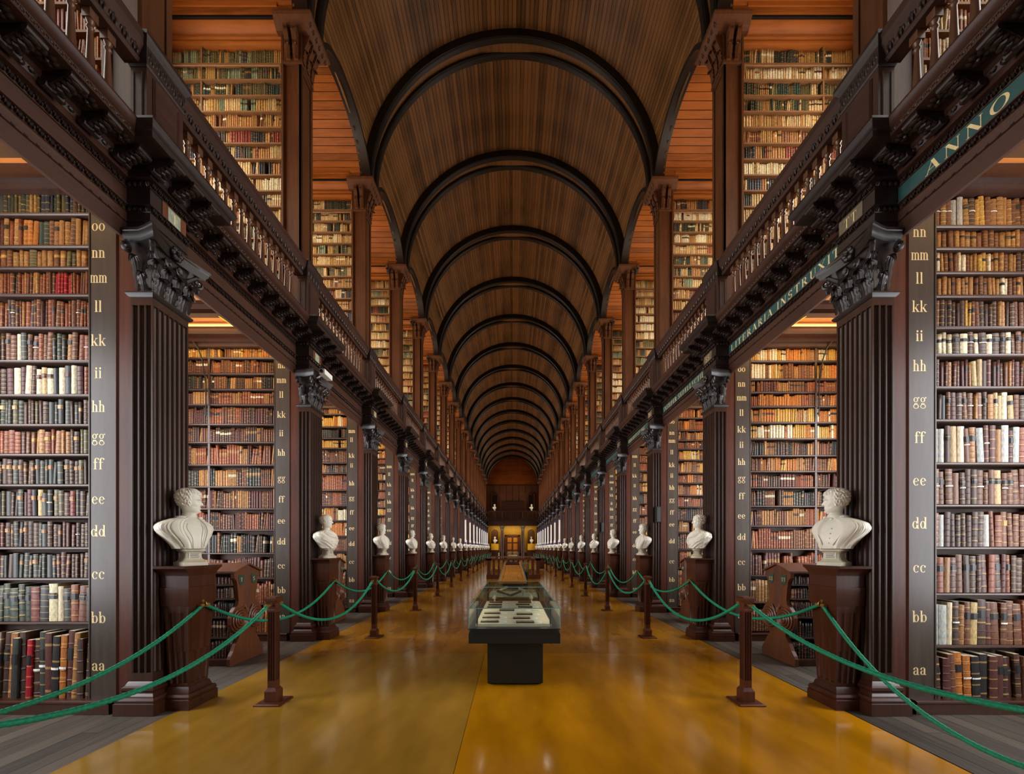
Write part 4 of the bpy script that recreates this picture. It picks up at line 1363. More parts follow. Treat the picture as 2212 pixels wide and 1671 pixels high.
# ------------------------------------------------------------------ bust pedestals
pd = MB()
PX, PY = 3.435, 0.245
pd.rects(PX, PY, [(0.155, 0.195, 0.0), (0.155, 0.195, 0.10), (0.145, 0.185, 0.105), (0.15, 0.19, 0.13), (0.14, 0.18, 0.155), (0.12, 0.155, 0.165), (0.112, 0.145, 0.20), (0.105, 0.135, 0.22)])


def fring(hx, hy, z, dep):
    return [(x, y, z) for x, y in fluted(PX - hx, PX + hx, PY - hy, PY + hy, 3, 3, dep)]


body = MB()
body.loft([fring(0.098, 0.125, 0.22, 0.0), fring(0.098, 0.125, 0.25, 0.0), fring(0.099, 0.127, 0.26, 0.018), fring(0.110, 0.145, 0.58, 0.018), fring(0.110, 0.145, 0.585, 0.010), fring(0.125, 0.164, 0.98, 0.010), fring(0.126, 0.166, 0.995, 0.0), fring(0.128, 0.168, 1.06, 0.0)])
frz = MB().rects(PX, PY, [(0.137, 0.177, 1.055), (0.14, 0.18, 1.06), (0.148, 0.188, 1.245), (0.14, 0.18, 1.25), (0.142, 0.182, 1.37)])
pcap = MB().rects(PX, PY, [(0.145, 0.185, 1.365), (0.15, 0.19, 1.39), (0.155, 0.20, 1.405), (0.16, 0.225, 1.43), (0.163, 0.245, 1.44), (0.163, 0.25, 1.466)])
ring = MB().tube([(PX - 0.135 + 0.03 * math.cos(a) - 0.02, PY, 1.055 + 0.03 * math.sin(a)) for a in [i * PI / 6 for i in range(13)]], 0.006, 6, False)
ring.tube([(PX - 0.12, PY, 1.085), (PX - 0.15, PY, 1.085)], 0.018, 8)
D_p0, D_p1, D_p2, D_p3, D_p4 = dual(pd, 'foot', W_PED, 30), dual(body, 'fluted_body', W_PED, 35), dual(frz, 'plain_band', W_PED, 30), dual(pcap, 'cap', W_PED, 30), dual(ring, 'rope_ring', M_BRASS, 60)
for s in (-1, 1):
    for k in range(0, NB + 1):
        t = thing('bust_pedestal', (s * PX, yk(k) + PY, 0), ('%s tapered fluted wooden pedestal from the camera on the %s, carrying a bust' % (ORD[k], SIDE[s])) if k else 'fluted wooden pedestal beside the camera on the %s, without a bust' % SIDE[s], 'pedestal', 'bust pedestals on the %s' % SIDE[s])
        for nm, d in (('foot', D_p0), ('fluted_body', D_p1), ('plain_band', D_p2), ('cap', D_p3), ('rope_ring', D_p4)):
            link(nm, d[s], t, (0, yk(k), 0))

# ------------------------------------------------------------------ marble busts
Hh = 0.25
KH = [0, 0.03, 0.1, 0.2, 0.3, 0.4, 0.5, 0.58, 0.7, 0.8, 0.9, 0.96, 0.985, 1.0]
KA = [0.040, 0.046, 0.056, 0.064, 0.069, 0.073, 0.076, 0.077, 0.078, 0.074, 0.060, 0.039, 0.025, 0.004]
KF = [0.078, 0.088, 0.093, 0.094, 0.095, 0.095, 0.094, 0.099, 0.098, 0.091, 0.072, 0.046, 0.03, 0.005]
KB = [0.060, 0.060, 0.062, 0.071, 0.084, 0.098, 0.107, 0.111, 0.112, 0.105, 0.084, 0.055, 0.035, 0.005]
TZ = [-0.012, -0.022, -0.036, -0.05, -0.065, -0.085, -0.12, -0.17, -0.23, -0.29, -0.345, -0.38]
TA = [0.050, 0.056, 0.066, 0.095, 0.150, 0.208, 0.262, 0.286, 0.250, 0.190, 0.148, 0.130]
TFr = [0.064, 0.056, 0.060, 0.070, 0.084, 0.102, 0.128, 0.152, 0.168, 0.176, 0.176, 0.172]
TB = [0.062, 0.067, 0.074, 0.086, 0.096, 0.104, 0.104, 0.098, 0.088, 0.074, 0.060, 0.052]


def gs(x, c, w):
    return math.exp(-((x - c) / w) ** 2)


def smooth(z, K):
    return float(np.mean([np.interp(z + d, TZ[::-1], K[::-1]) for d in (-0.018, -0.009, 0, 0.009, 0.018)]))


def bust(hair, cloth, yaw, square, far=1):
    """head, neck and draped shoulders as one surface; hair: full / bald / curly, cloth: gown / toga / coat"""
    mb, soc = MB(), MB()
    zc = 0.555
    n = 96
    rings = []
    hs = [1.0, 0.993, 0.985, 0.97, 0.95, 0.93, 0.905, 0.88, 0.85] + [0.85 - 0.0125 * i for i in range(1, 69)]
    hs = [h for h in hs if h > 0.005]
    for h in hs:
        a, f, b = (np.interp(h, KH, K) for K in (KA, KF, KB))
        ring = []
        for j in range(n):
            th = -PI + 2 * PI * j / n
            t = abs(th)
            c, sn = math.cos(th), math.sin(th)
            d = 0.0
            if t < 1.5:
                if h > 0.36: na = 0.027 * max(0, min(1, (0.57 - h) / 0.20)) ** 1.1
                else: na = 0.027 * max(0, min(1, (h - 0.305) / 0.045))
                d += na * gs(th, 0, 0.10 + 0.10 * max(0, min(1, (0.52 - h) / 0.16)))
                d += 0.007 * gs(h, 0.585, 0.03) * gs(t, 0.35, 0.33)
                d -= 0.015 * gs(h, 0.515, 0.036) * gs(t, 0.42, 0.17)
                d += 0.008 * gs(h, 0.505, 0.018) * gs(t, 0.43, 0.10)
                d += 0.006 * gs(h, 0.222, 0.016) * gs(th, 0, 0.28) + 0.006 * gs(h, 0.172, 0.016) * gs(th, 0, 0.24) - 0.006 * gs(h, 0.196, 0.009) * gs(th, 0, 0.30)
                d -= 0.006 * gs(h, 0.125, 0.02) * gs(th, 0, 0.3)
                d += 0.010 * gs(h, 0.055, 0.045) * gs(th, 0, 0.32)
                d += 0.004 * gs(h, 0.37, 0.06) * gs(t, 0.75, 0.25) - 0.004 * gs(h, 0.25, 0.05) * gs(t, 0.8, 0.25)
            hl = max(0.0, min(1.0, (h - 0.24) / 0.08))
            if hair == 'bald':
                w = hl * max(0, min(1, (t - 1.45) / 0.25)) * max(0, min(1, (0.80 - h) / 0.1))
            elif hair == 'curly':
                w = hl * max(0, min(1, (t - 1.1 - 0.9 * max(0, h - 0.7)) / 0.2)) * (1 if h < 0.86 else max(0, 1 - (h - 0.86) / 0.06))
            else:
                edge = max(0, min(1, (h - (0.79 - 0.07 * math.cos(2 * th))) / 0.05))
                w = max(hl * max(0, min(1, (t - 1.2) / 0.2)), edge)
            if w > 0:
                cu = math.sin(17 * th + 22 * h + 2.5 * math.sin(31 * h)) * math.sin(38 * h + 5 * th) if hair != 'full' else math.sin(15 * th + 34 * h + 2 * math.sin(9 * th)) + 0.5 * math.sin(29 * th - 25 * h)
                d += w * (0.009 + (0.011 if hair == 'curly' else 0.007) * cu)
            ring.append(((f if c > 0 else b) * c + d * c, a * sn + d * sn, zc + h * Hh + 0.016 * w * max(0.0, (h - 0.55) / 0.45)))
        cy, sy = math.cos(yaw), math.sin(yaw)
        ring = [(x * cy - y * sy, x * sy + y * cy, z) for x, y, z in ring]
        rings.append(ring)
    zs = sorted(set(TZ + list(np.linspace(-0.38, -0.012, 64))), reverse=True)
    Tz, Ta, Tf, Tb = TZ[::-1], TA[::-1], TFr[::-1], TB[::-1]
    for z in zs:
        a, f, b = smooth(z, TA), smooth(z, TFr), smooth(z, TB)
        m = max(0, min(1, (-0.04 - z) / 0.04))
        yy = yaw * (1 - max(0, min(1, (-z - 0.005) / 0.045)))
        ring = []
        for j in range(n):
            th = -PI + 2 * PI * j / n
            c, sn = math.cos(th), math.sin(th)
            e = 2 / (2 + 1.3 * m)
            x = (f if c > 0 else b) * math.copysign(abs(c) ** e, c)
            y = a * math.copysign(abs(sn) ** e, sn) * (1 - 0.36 * m * (sn * far > 0))
            d = 0.0
            if m > 0:
                t = abs(th)
                lo = max(0, min(1, (-0.07 - z) / 0.05))
                sleeve = max(0, min(1, (t - 0.95) / 0.15)) * max(0, min(1, (2.6 - t) / 0.3))
                pleat = 0.006 * abs(math.sin(21 * th + 12 * z)) + 0.004 * math.sin(37 * th + 25 * z)
                if cloth == 'gown':
                    band = max(0, min(1, (t - 0.30) / 0.05)) * max(0, min(1, (0.72 - t) / 0.05))
                    d = m * (0.013 * band + lo * sleeve * (0.006 + 1.3 * pleat) - 0.008 * gs(t, 0.86, 0.06) + 0.003 * math.sin(46 * th) * (t < 0.30) + 0.012 * gs(z, -0.065, 0.014) * (t > 0.3))
                elif cloth == 'toga':
                    q = th * far * 0.16 + z
                    d = m * (0.010 * math.sin(70 * q) * max(0, min(1, (2.2 - t) / 0.6)) + 0.016 * gs(q, -0.15, 0.025) - 0.010 * gs(q, -0.20, 0.02) + 0.003 * math.sin(23 * th + 40 * z))
                else:
                    lap = max(0, min(1, (t - 0.22 + (z + 0.2) * 0.6) / 0.06)) * max(0, min(1, (0.80 - t) / 0.05))
                    d = m * (0.014 * lap - 0.006 * gs(th, 0, 0.05) + lo * sleeve * (0.004 + 1.2 * pleat) + 0.014 * gs(z, -0.06, 0.018) * (t > 0.4))
            elif cloth == 'coat' and z < -0.015:
                d = 0.006 + 0.003 * math.sin(z * 420 + th)
            x, y = x + d * c, y + d * sn
            cy, sy = math.cos(yy), math.sin(yy)
            ring.append((x * cy - y * sy, x * sy + y * cy, zc + z))
        rings.append(ring)
    mb.loft([r for r in rings])
    for sg in (-1, 1):                                # ears
        for q, rad in ((0.021, 0.006), (0.011, 0.005)):
            pts = []
            for i in range(11):
                t = -0.6 + 4.4 * i / 10
                ex, ez = -0.004 - q * 0.62 * math.cos(t), zc + 0.455 * Hh + q * 1.25 * math.sin(t)
                p = (ex, sg * (0.083 + 0.004 * (q > 0.015)), ez)
                pts.append((p[0] * math.cos(yaw) - p[1] * math.sin(yaw), p[0] * math.sin(yaw) + p[1] * math.cos(yaw), p[2]))
            mb.tube(pts, rad, 6)

    def surf(th, z, off=0.0):
        """point on the draped shoulders"""
        a, f, b = smooth(z, TA), smooth(z, TFr), smooth(z, TB)
        m = max(0, min(1, (-0.04 - z) / 0.04))
        c, sn = math.cos(th), math.sin(th)
        e = 2 / (2 + 1.3 * m)
        x = (f if c > 0 else b) * math.copysign(abs(c) ** e, c) + off * c
        y = a * math.copysign(abs(sn) ** e, sn) * (1 - 0.36 * m * (sn * far > 0)) + off * sn
        return (x, y, zc + z)

    def crease(pts, r, off=0.002):
        mb.tube([surf(th, z, off) for th, z in pts], [r * (0.35 if i in (0, len(pts) - 1) else 1) for i in range(len(pts))], 6)
    zz = [-0.05 - 0.0325 * i for i in range(11)]
    if cloth == 'gown':
        for sg in (-1, 1):
            crease([(sg * (0.34 + 0.15 * max(0, -0.12 - z)), z) for z in zz], 0.008, 0.006)
            crease([(sg * (0.80 - 0.25 * max(0, z + 0.14)), z) for z in zz[1:]], 0.008, 0.006)
            crease([(sg * (0.12 + 0.03 * math.sin(30 * z)), z) for z in zz[2:]], 0.004)
            crease([(sg * (0.22 + 0.02 * math.sin(25 * z)), z) for z in zz[1:]], 0.004)
            for i in range(8):
                t0 = 1.0 + 0.17 * i
                crease([(sg * (t0 + 0.5 * (q / 6) * (0.3 - 0.06 * i)), -0.085 - 0.012 * (i % 3) - (0.20 + 0.02 * (i % 2)) * q / 6) for q in range(7)], 0.0075)
        crease([(-2.7 + 0.27 * i, -0.05) for i in range(9)], 0.014, 0.006)
        crease([(2.7 - 0.27 * i, -0.05) for i in range(9)], 0.014, 0.006)
    elif cloth == 'toga':
        for i in range(7):
            crease([(far * (-1.9 + 0.42 * q + 0.12 * i), -0.065 - 0.025 * i - 0.030 * q - 0.004 * math.sin(q * 2 + i)) for q in range(8)], 0.010 - 0.0006 * i)
        for i in range(5):
            crease([(far * (0.5 + 0.25 * i - 0.1 * q / 6), -0.12 - 0.035 * q) for q in range(7)], 0.008)
    else:
        for sg in (-1, 1):
            crease([(sg * (0.62 - 1.55 * max(0, -0.06 - z)), z) for z in zz[:10]], 0.009, 0.006)
            crease([(sg * (0.86 - 0.4 * max(0, -0.1 - z)), z) for z in zz[1:]], 0.007, 0.004)
            for i in range(8):
                t0 = 1.05 + 0.16 * i
                crease([(sg * (t0 + 0.1 * (q / 6)), -0.09 - 0.012 * (i % 3) - 0.19 * q / 6) for q in range(7)], 0.0075)
        crease([(-2.7 + 0.25 * i, -0.045) for i in range(9)], 0.016, 0.006)
        crease([(2.7 - 0.25 * i, -0.045) for i in range(9)], 0.016, 0.006)
        for i in range(4):
            p = surf(0.03, -0.17 - 0.05 * i, 0.004)
            mb.ell(p[0], p[1], p[2], 0.006, 0.006, 0.006, 6, 4)
    if cloth == 'coat':                               # cravat knot
        mb.ell(0.075, 0.0, zc - 0.072, 0.022, 0.022, 0.018, 8, 6)
    if square:
        soc.rects(0.03, 0, [(0.108, 0.108, 0), (0.108, 0.108, 0.034), (0.098, 0.098, 0.038), (0.08, 0.08, 0.055), (0.068, 0.068, 0.085), (0.066, 0.066, 0.125), (0.078, 0.078, 0.145), (0.092, 0.092, 0.152), (0.092, 0.092, 0.17), (0.08, 0.08, 0.176)])
        soc.box(0.09, 0.104, -0.055, 0.055, 0.07, 0.135)
    else:
        soc.lathe([(0.115, 0), (0.115, 0.03), (0.10, 0.036), (0.105, 0.05), (0.085, 0.06), (0.07, 0.08), (0.066, 0.12), (0.075, 0.135), (0.088, 0.142), (0.088, 0.16), (0.075, 0.176)], 20, (0.03, 0, 0))
    return mb, soc


BV = {'gown': bust('full', 'gown', 0.92, True), 'bald_toga': bust('bald', 'toga', 0.5, True), 'coat': bust('full', 'coat', -0.92, True, -1), 'curly_toga': bust('curly', 'toga', -0.5, False, -1),
      'gown_turned': bust('full', 'gown', -0.55, True, -1), 'bald_gown': bust('bald', 'gown', 0.55, True)}
ins = MB()
for i in range(5):
    ins.box(0.1042, 0.1047, -0.042 + 0.004 * (i % 2), 0.042 - 0.006 * (i % 3), 0.124 - i * 0.011, 0.128 - i * 0.011)
insm = ins.mesh('inscription', M_BLACK)
BM = {n: (a.mesh('figure', M_MARBLE, 180), b.mesh('socle', M_MARBLE_S, 30)) for n, (a, b) in BV.items()}
DESC = {'gown': 'full-haired man in a pleated gown', 'bald_toga': 'bald man in a draped toga', 'coat': 'short-haired man in coat and cravat', 'curly_toga': 'curly-haired man in a draped toga',
        'gown_turned': 'full-haired man in a gown', 'bald_gown': 'bald man in a gown'}
ORDER = {-1: ['gown', 'bald_toga', 'gown', 'bald_gown', 'bald_toga', 'gown', 'curly_toga'], 1: ['coat', 'curly_toga', 'gown_turned', 'coat', 'curly_toga', 'gown_turned', 'bald_toga']}
for s in (-1, 1):
    for k in range(1, NB + 1):
        v = ORDER[s][(k - 1) % 7]
        t = thing('marble_bust', (s * PX, yk(k) + PY, 1.466), '%s white marble bust from the camera on the %s: %s' % (ORD[k], SIDE[s], DESC[v]), 'bust', 'marble busts on the %s' % SIDE[s])
        rz = 0.45 if k == 1 else 0.25
        t.rotation_euler = (0, 0, -rz if s < 0 else PI + rz)
        t.scale = (1, 1, 1)
        for nm, me in zip(('figure', 'socle'), BM[v]):
            o = bpy.data.objects.new(nm, me); col.objects.link(o); o.parent = t
        if k < 4:
            o = bpy.data.objects.new('inscription', insm); col.objects.link(o); o.parent = t

# ------------------------------------------------------------------ stanchions and green ropes
sx = MB().prism_z([(x, y) for x, y in fluted(-0.041, 0.041, -0.041, 0.041, 3, 3, 0.013)], 0.24, 0.97)
sx.rects(0, 0, [(0.041, 0.041, 0.16), (0.041, 0.041, 0.24)])
sb = MB().rects(0, 0, [(0.135, 0.135, 0.0), (0.135, 0.135, 0.012), (0.12, 0.12, 0.02), (0.062, 0.062, 0.02), (0.062, 0.062, 0.13), (0.05, 0.05, 0.15), (0.041, 0.041, 0.165)])
sc_ = MB().rects(0, 0, [(0.041, 0.041, 0.965), (0.048, 0.048, 0.975), (0.048, 0.048, 0.99), (0.041, 0.041, 1.0), (0.041, 0.041, 1.06), (0.055, 0.055, 1.085), (0.066, 0.066, 1.095), (0.066, 0.066, 1.115), (0.05, 0.05, 1.13)])
hk = MB()
for sg in (-1, 1):
    hk.tube([(0, sg * 0.04, 1.045), (0, sg * 0.075, 1.045)], 0.014, 8)
    hk.tube([(0, sg * 0.07 + sg * 0.018 * (1 - math.cos(a)), 1.045 - 0.018 * math.sin(a)) for a in [i * PI / 4 for i in range(9)]], 0.005, 6, False)
sxm, sbm, scm, hkm = sx.mesh('post', W_POST, 35), sb.mesh('base', W_POST), sc_.mesh('cap', W_POST), hk.mesh('brass_hook', M_BRASS, 60)
SXX = {-1: 2.56, 1: 2.50}
NS = 15
for s in (-1, 1):
    for k in range(0, NS + 1):
        p = (s * SXX[s], yk(k) + 0.28, 0)
        t = thing('rope_stanchion', p, ('%s fluted wooden rope post from the camera on the %s side of the aisle' % (ORD[k], SIDE[s])) if k else 'fluted wooden rope post beside the camera on the %s' % SIDE[s], 'stanchion', 'rope posts on the %s' % SIDE[s])
        for nm, me in (('base', sbm), ('post', sxm), ('cap', scm), ('brass_hook', hkm)):
            link(nm, me, t, p)


def rope(p0, p1, sag, fine):
    L = math.dist(p0, p1)
    n = int(L / (0.011 if fine else 0.05))
    m = 18 if fine else 7
    R, pit = 0.018, 0.115
    rings = []
    for i in range(n + 1):
        t = i / n
        c = [a + (b - a) * t for a, b in zip(p0, p1)]
        c[2] -= 4 * sag * t * (1 - t)
        sl = math.atan(-4 * sag * (1 - 2 * t) / L)
        ring = []
        for j in range(m):
            a = 2 * PI * j / m
            r = R * (0.74 + 0.34 * abs(math.cos(1.5 * (a + 2 * PI * t * L / pit)))) if fine else R
            u, w = r * math.cos(a), r * math.sin(a)
            ring.append((c[0] + u, c[1] - w * math.sin(sl), c[2] + w * math.cos(sl)))
        rings.append(ring)
    return MB().loft(rings)


fer = MB().tube([(0, 0.0, 0), (0, 0.05, 0)], 0.021, 8)
ferm = fer.mesh('brass_ferrule', M_BRASS, 50)
shared = {}
for s in (-1, 1):
    for k in range(0, NS):
        for kind in ('post', 'pedestal'):
            x = s * (SXX[s] if kind == 'post' else PX - 0.155)
            off = 0.28 if kind == 'post' else PY
            y0, y1 = yk(k) + off + (0.10 if kind == 'post' else 0.02), yk(k + 1) + off - (0.10 if kind == 'post' else 0.02)
            z = 1.045
            if k == 0:
                sag = {(-1, 'post'): 0.37, (-1, 'pedestal'): 0.45, (1, 'post'): 0.26, (1, 'pedestal'): 0.80}[(s, kind)]
            else:
                sag = {('post', -1): 0.36, ('post', 1): 0.42, ('pedestal', -1): 0.36, ('pedestal', 1): 0.38}[(kind, s)] * (1 + 0.12 * math.sin(k * 2.3 + s))
            fine = k < 4
            key = (round(sag, 2), kind, fine)
            if key not in shared:
                shared[key] = rope((0, 0, 0), (0, y1 - y0, 0), sag, fine).mesh('rope', M_ROPE, 180)
            o = link('barrier_rope', shared[key], None, (x, y0, z))
            what = 'strung between the posts' if kind == 'post' else 'strung between the bust pedestals'
            tag(o, '%s sagging green rope %s on the %s, counted from the camera' % (ORD[k + 1], what, SIDE[s]), 'rope', 'green ropes %s on the %s' % (what, SIDE[s]))
            link('brass_ferrule', ferm, o, (x, y0 - 0.01, z))
            link('brass_ferrule', ferm, o, (x, y1 - 0.04, z))

# ------------------------------------------------------------------ low double-sided bench bookcases with carved ends
BX, BC = 3.92, 1.87                               # end face, centre along the bay
half = [(0.36, 0.0), (0.36, 0.10), (0.34, 0.14), (0.29, 0.20), (0.25, 0.28), (0.21, 0.33), (0.17, 0.38), (0.17, 0.42), (0.24, 0.45), (0.31, 0.50), (0.345, 0.58), (0.345, 0.67), (0.31, 0.75), (0.25, 0.81), (0.20, 0.84), (0.185, 0.90), (0.20, 1.02), (0.22, 1.16), (0.24, 1.20), (0.27, 1.22), (0.28, 1.29)]
outl = [(BC - a, z) for a, z in half] + [(BC, 1.40)] + [(BC + a, z) for a, z in reversed(half)]
bend = MB().prism_x(outl, BX, BX + 0.05)
disc = MB()
for sg in (-1, 1):
    cy, cz = BC + sg * 0.165, 0.62
    for q, (r0, dep) in enumerate(((0.15, 0.03), (0.112, 0.042), (0.076, 0.05), (0.042, 0.058))):
        disc.tube([(BX - dep + 0.02, cy + r0 * math.cos(2 * PI * i / 24), cz + r0 * math.sin(2 * PI * i / 24)) for i in range(25)], 0.018, 6, False)
    disc.ell(BX - 0.025, cy, cz, 0.03, 0.03, 0.03, 8, 6)
    disc.prism_x([(cy + 0.165 * math.cos(2 * PI * i / 20), cz + 0.165 * math.sin(2 * PI * i / 20)) for i in range(20)], BX - 0.012, BX + 0.01)
    disc.tube([(BX - 0.015, BC + sg * 0.03, 0.72), (BX - 0.02, BC + sg * 0.09, 0.80), (BX - 0.015, BC + sg * 0.15, 0.78), (BX - 0.015, BC + sg * 0.11, 0.74)], 0.012, 6)
spine = MB().prism_z([(BX + 0.01, BC - 0.05), (BX - 0.035, BC - 0.008), (BX - 0.035, BC + 0.008), (BX + 0.01, BC + 0.05)], 0.78, 1.385)
spine.prism_z([(BX + 0.01, BC - 0.09), (BX - 0.02, BC), (BX + 0.01, BC + 0.09)], 0.70, 0.82)
roofb = MB()
for sg in (-1, 1):
    roofb.add([(BX - 0.03, BC, 1.405), (6.1, BC, 1.405), (6.1, BC + sg * 0.30, 1.295), (BX - 0.03, BC + sg * 0.30, 1.295), (BX - 0.03, BC, 1.43), (6.1, BC, 1.43), (6.1, BC + sg * 0.30, 1.32), (BX - 0.03, BC + sg * 0.30, 1.32)],
              [(0, 1, 2, 3), (4, 5, 6, 7), (0, 3, 7, 4), (3, 2, 6, 7), (1, 5, 6, 2)])
bcore = MB().box(BX + 0.05, 6.1, BC - 0.012, BC + 0.012, 0.08, 1.3)
bsh = MB().box(BX + 0.05, 6.1, BC - 0.27, BC + 0.27, -0.025, 0.0)
bplin = MB().box(BX + 0.02, 6.1, BC - 0.33, BC + 0.33, 0.0, 0.085)
shp = [(-0.055, 0.075), (0.055, 0.075), (0.06, 0.0), (0.04, -0.055), (0.0, -0.085), (-0.04, -0.055), (-0.06, 0.0)]
D_be, D_di, D_sp, D_rb, D_co, D_bs, D_bp = dual(bend, 'carved_end', W_BENCH), dual(disc, 'spiral_roundels', W_BENCH, 45), dual(spine, 'ridge', W_BENCH), dual(roofb, 'sloping_top', W_BENCH), dual(bcore, 'divider', W_BACK), dual(bsh, 'shelf', W_SHELF), dual(bplin, 'plinth', W_PED)
M_SHIELD = plain('dark_green_shield', (44, 58, 46), 0.5, noise=0.15)
BLV = [0.085, 0.39, 0.68, 0.94, 1.14]
for s in (-1, 1):
    for k in range(1, 9):
        l1, l2 = 'UTSRQPONMLK'[k], 'UTSRQPONMLK'[k + 1]
        t = thing('low_bookcase', (s * 5.0, yk(k) + BC, 0), '%s low gabled bookcase from the camera in the %s alcoves, carved roundel end' % (ORD[k], SIDE[s]), 'bookcase', 'low bookcases in the %s alcoves' % SIDE[s])
        at = (0, yk(k), 0)
        ce = link('carved_end', D_be[s], t, at)
        link('spiral_roundels', D_di[s], ce, at)
        link('ridge', D_sp[s], ce, at)
        for nm, d in (('sloping_top', D_rb), ('divider', D_co), ('plinth', D_bp)):
            link(nm, d[s], t, at)
        for z in BLV[1:]:
            link('shelf', D_bs[s], t, (0, yk(k), z))
        for sg in (-1, 1):
            c = BC + sg * 0.135
            a, b = sorted((s * (BX - 0.006), s * (BX + 0.002)))
            m = MB().prism_x([(c + y, 1.19 + z) for y, z in shp], a, b)
            sh = part('shield', m, M_SHIELD, ce, at)
            if k < 3:
                tx = (l1 if sg < 0 else l2) * (2 if s > 0 else 1)
                hw = 0.02 * len(tx)
                ys = (c + hw, c - hw) if s > 0 else (c - hw, c + hw)
                part('shelf_mark', text_side(tx, s, ys[0], ys[1], 1.165, 0.055, BX - 0.008), M_GOLD, sh, at)
        r = random.Random(k * 3 + s)
        if k < 6:
            for z, zt in zip(BLV, BLV[1:] + [1.30]):
                fill(s, yk(k) + BC - 0.25, z, zt - z - 0.03, BX + 0.06, 5.9 if k < 4 else 5.0, ('maroon', 'umber', 'black', 'umber', 'maroon'), 0.035, r, False, 0.2, 0.2)
build_mass()

# ------------------------------------------------------------------ the glass display case in the aisle
X0, X1, YA, YB = -0.50, 0.545, 4.45, 6.80
dc = thing('display_case', (0.02, 5.6, 0), 'black-green display case with glass hood standing in the middle of the aisle', 'display case')
part('leg', MB().box(-0.30, 0.365, 4.68, 6.6, 0.03, 0.56), M_CASE, dc)
part('slab', MB().box(X0, X1, YA, YB, 0.56, 0.675), M_CASE, dc)
part('slab', MB().box(X0 + 0.02, X1 - 0.02, YA + 0.02, YB - 0.02, 0.675, 0.715), M_BLACK, dc)
part('slab', MB().box(X0, X1, YA, YB, 0.715, 0.73), M_BLACK, dc)
part('display_bed', MB().box(X0 + 0.07, X1 - 0.09, YA + 0.12, 6.55, 0.73, 0.76), M_LINEN, dc)
for x in (-0.27, 0.33):
    part('caster', MB().tube([(x - 0.02, 4.75, 0.025), (x + 0.02, 4.75, 0.025)], 0.025, 12), M_BLACK, dc, smooth=40)


def hood(parent, x0, x1, ya, yb, z0, z1, e=0.007):
    for bx in ((x0, x1, ya, ya + 0.004, z0, z1), (x0, x1, yb - 0.004, yb, z0, z1), (x0, x0 + 0.004, ya, yb, z0, z1), (x1 - 0.004, x1, ya, yb, z0, z1), (x0, x1, ya, yb, z1 - 0.004, z1)):
        part('glass_pane', MB().box(*bx), M_GLASS, parent)
    for bx in ((x0 - 0.001, x1 + 0.001, ya - 0.001, ya + e, z1 - e, z1 + 0.001), (x0 - 0.001, x1 + 0.001, yb - e, yb + 0.001, z1 - e, z1 + 0.001), (x0 - 0.001, x0 + e, ya, yb, z1 - e, z1 + 0.001), (x1 - e, x1 + 0.001, ya, yb, z1 - e, z1 + 0.001),
               (x0 - 0.001, x0 + e, ya - 0.001, ya + e, z0, z1), (x1 - e, x1 + 0.001, ya - 0.001, ya + e, z0, z1), (x0 - 0.001, x0 + e, yb - e, yb, z0, z1), (x1 - e, x1 + 0.001, yb - e, yb, z0, z1)):
        part('glass_edge', MB().box(*bx), M_EDGE, parent)


hood(dc, X0, X1, YA, YB, 0.73, 0.964)
for x, y in ((X0 + 0.085, YA + 0.13), (X1 - 0.10, YA + 0.13), (X0 + 0.085, YB - 0.15), (X1 - 0.10, YB - 0.15)):
    part('corner_post', MB().tube([(x, y, 0.73), (x, y, 0.955)], 0.011, 10), M_BLACK, dc, smooth=40)
for x in (X0 + 0.11, X1 - 0.13):
    part('brass_rod', MB().tube([(x, YA + 0.13, 0.945), (x, YB - 0.15, 0.945)], 0.006, 6), M_BRASS, dc)
fr = MB()
fr.box(-0.105, 0.105, -0.045, -0.034, 0, 0.016); fr.box(-0.105, 0.105, 0.034, 0.045, 0, 0.016); fr.box(-0.105, -0.094, -0.034, 0.034, 0, 0.016); fr.box(0.094, 0.105, -0.034, 0.034, 0, 0.016)
frm = fr.mesh('frame', plain('tablet_frame', (52, 38, 36), 0.4))
tabm = MB().box(-0.094, 0.094, -0.034, 0.034, 0, 0.0145).mesh('wax_tablet', plain('tablet_face', (146, 122, 82), 0.5, noise=0.45, nscale=30))
cardm = MB().box(-0.042, 0.042, -0.058, 0.058, 0, 0.002).mesh('caption_card', M_WHITE)
linm = MB()
for i in range(6):
    linm.box(-0.024, 0.008 + 0.012 * (i % 3), 0.030 - i * 0.012, 0.0315 - i * 0.012, 0.002, 0.0022)
linm = linm.mesh('printed_lines', M_BLACK)
lcol = [(4.70, -0.275), (4.98, -0.275), (5.30, -0.275), (5.86, -0.27), (6.10, -0.27), (6.38, -0.27)]
rcol = [(4.66, 0.15), (4.93, 0.115), (5.22, 0.16), (5.86, 0.19), (6.12, 0.16), (6.38, 0.20)]
for nm, cs in (('left', lcol), ('right', rcol)):
    for i, (y, x) in enumerate(cs):
        t = tag(link('framed_tablet', frm, None, (x, y, 0.76)), '%s small dark-framed tablet from the front, %s column in the glass case' % (ORD[i + 1], nm), 'tablet', 'framed tablets in the glass case')
        link('wax_tablet', tabm, t, (x, y, 0.76))
        c = tag(link('caption_card', cardm, None, (x + 0.16, y, 0.76)), 'white caption card beside the %s tablet of the %s column' % (ORD[i + 1], nm), 'card', 'caption cards in the glass case')
        link('printed_lines', linm, c, (x + 0.16, y, 0.76))
t = tag(link('framed_tablet', frm, None, (-0.08, 5.56, 0.76)), 'single framed tablet lying between the two columns in the glass case', 'tablet', 'framed tablets in the glass case')
link('wax_tablet', tabm, t, (-0.08, 5.56, 0.76))
c = tag(link('caption_card', cardm, None, (0.075, 5.56, 0.76)), 'white caption card beside the single middle tablet', 'card', 'caption cards in the glass case')
link('printed_lines', linm, c, (0.075, 5.56, 0.76))
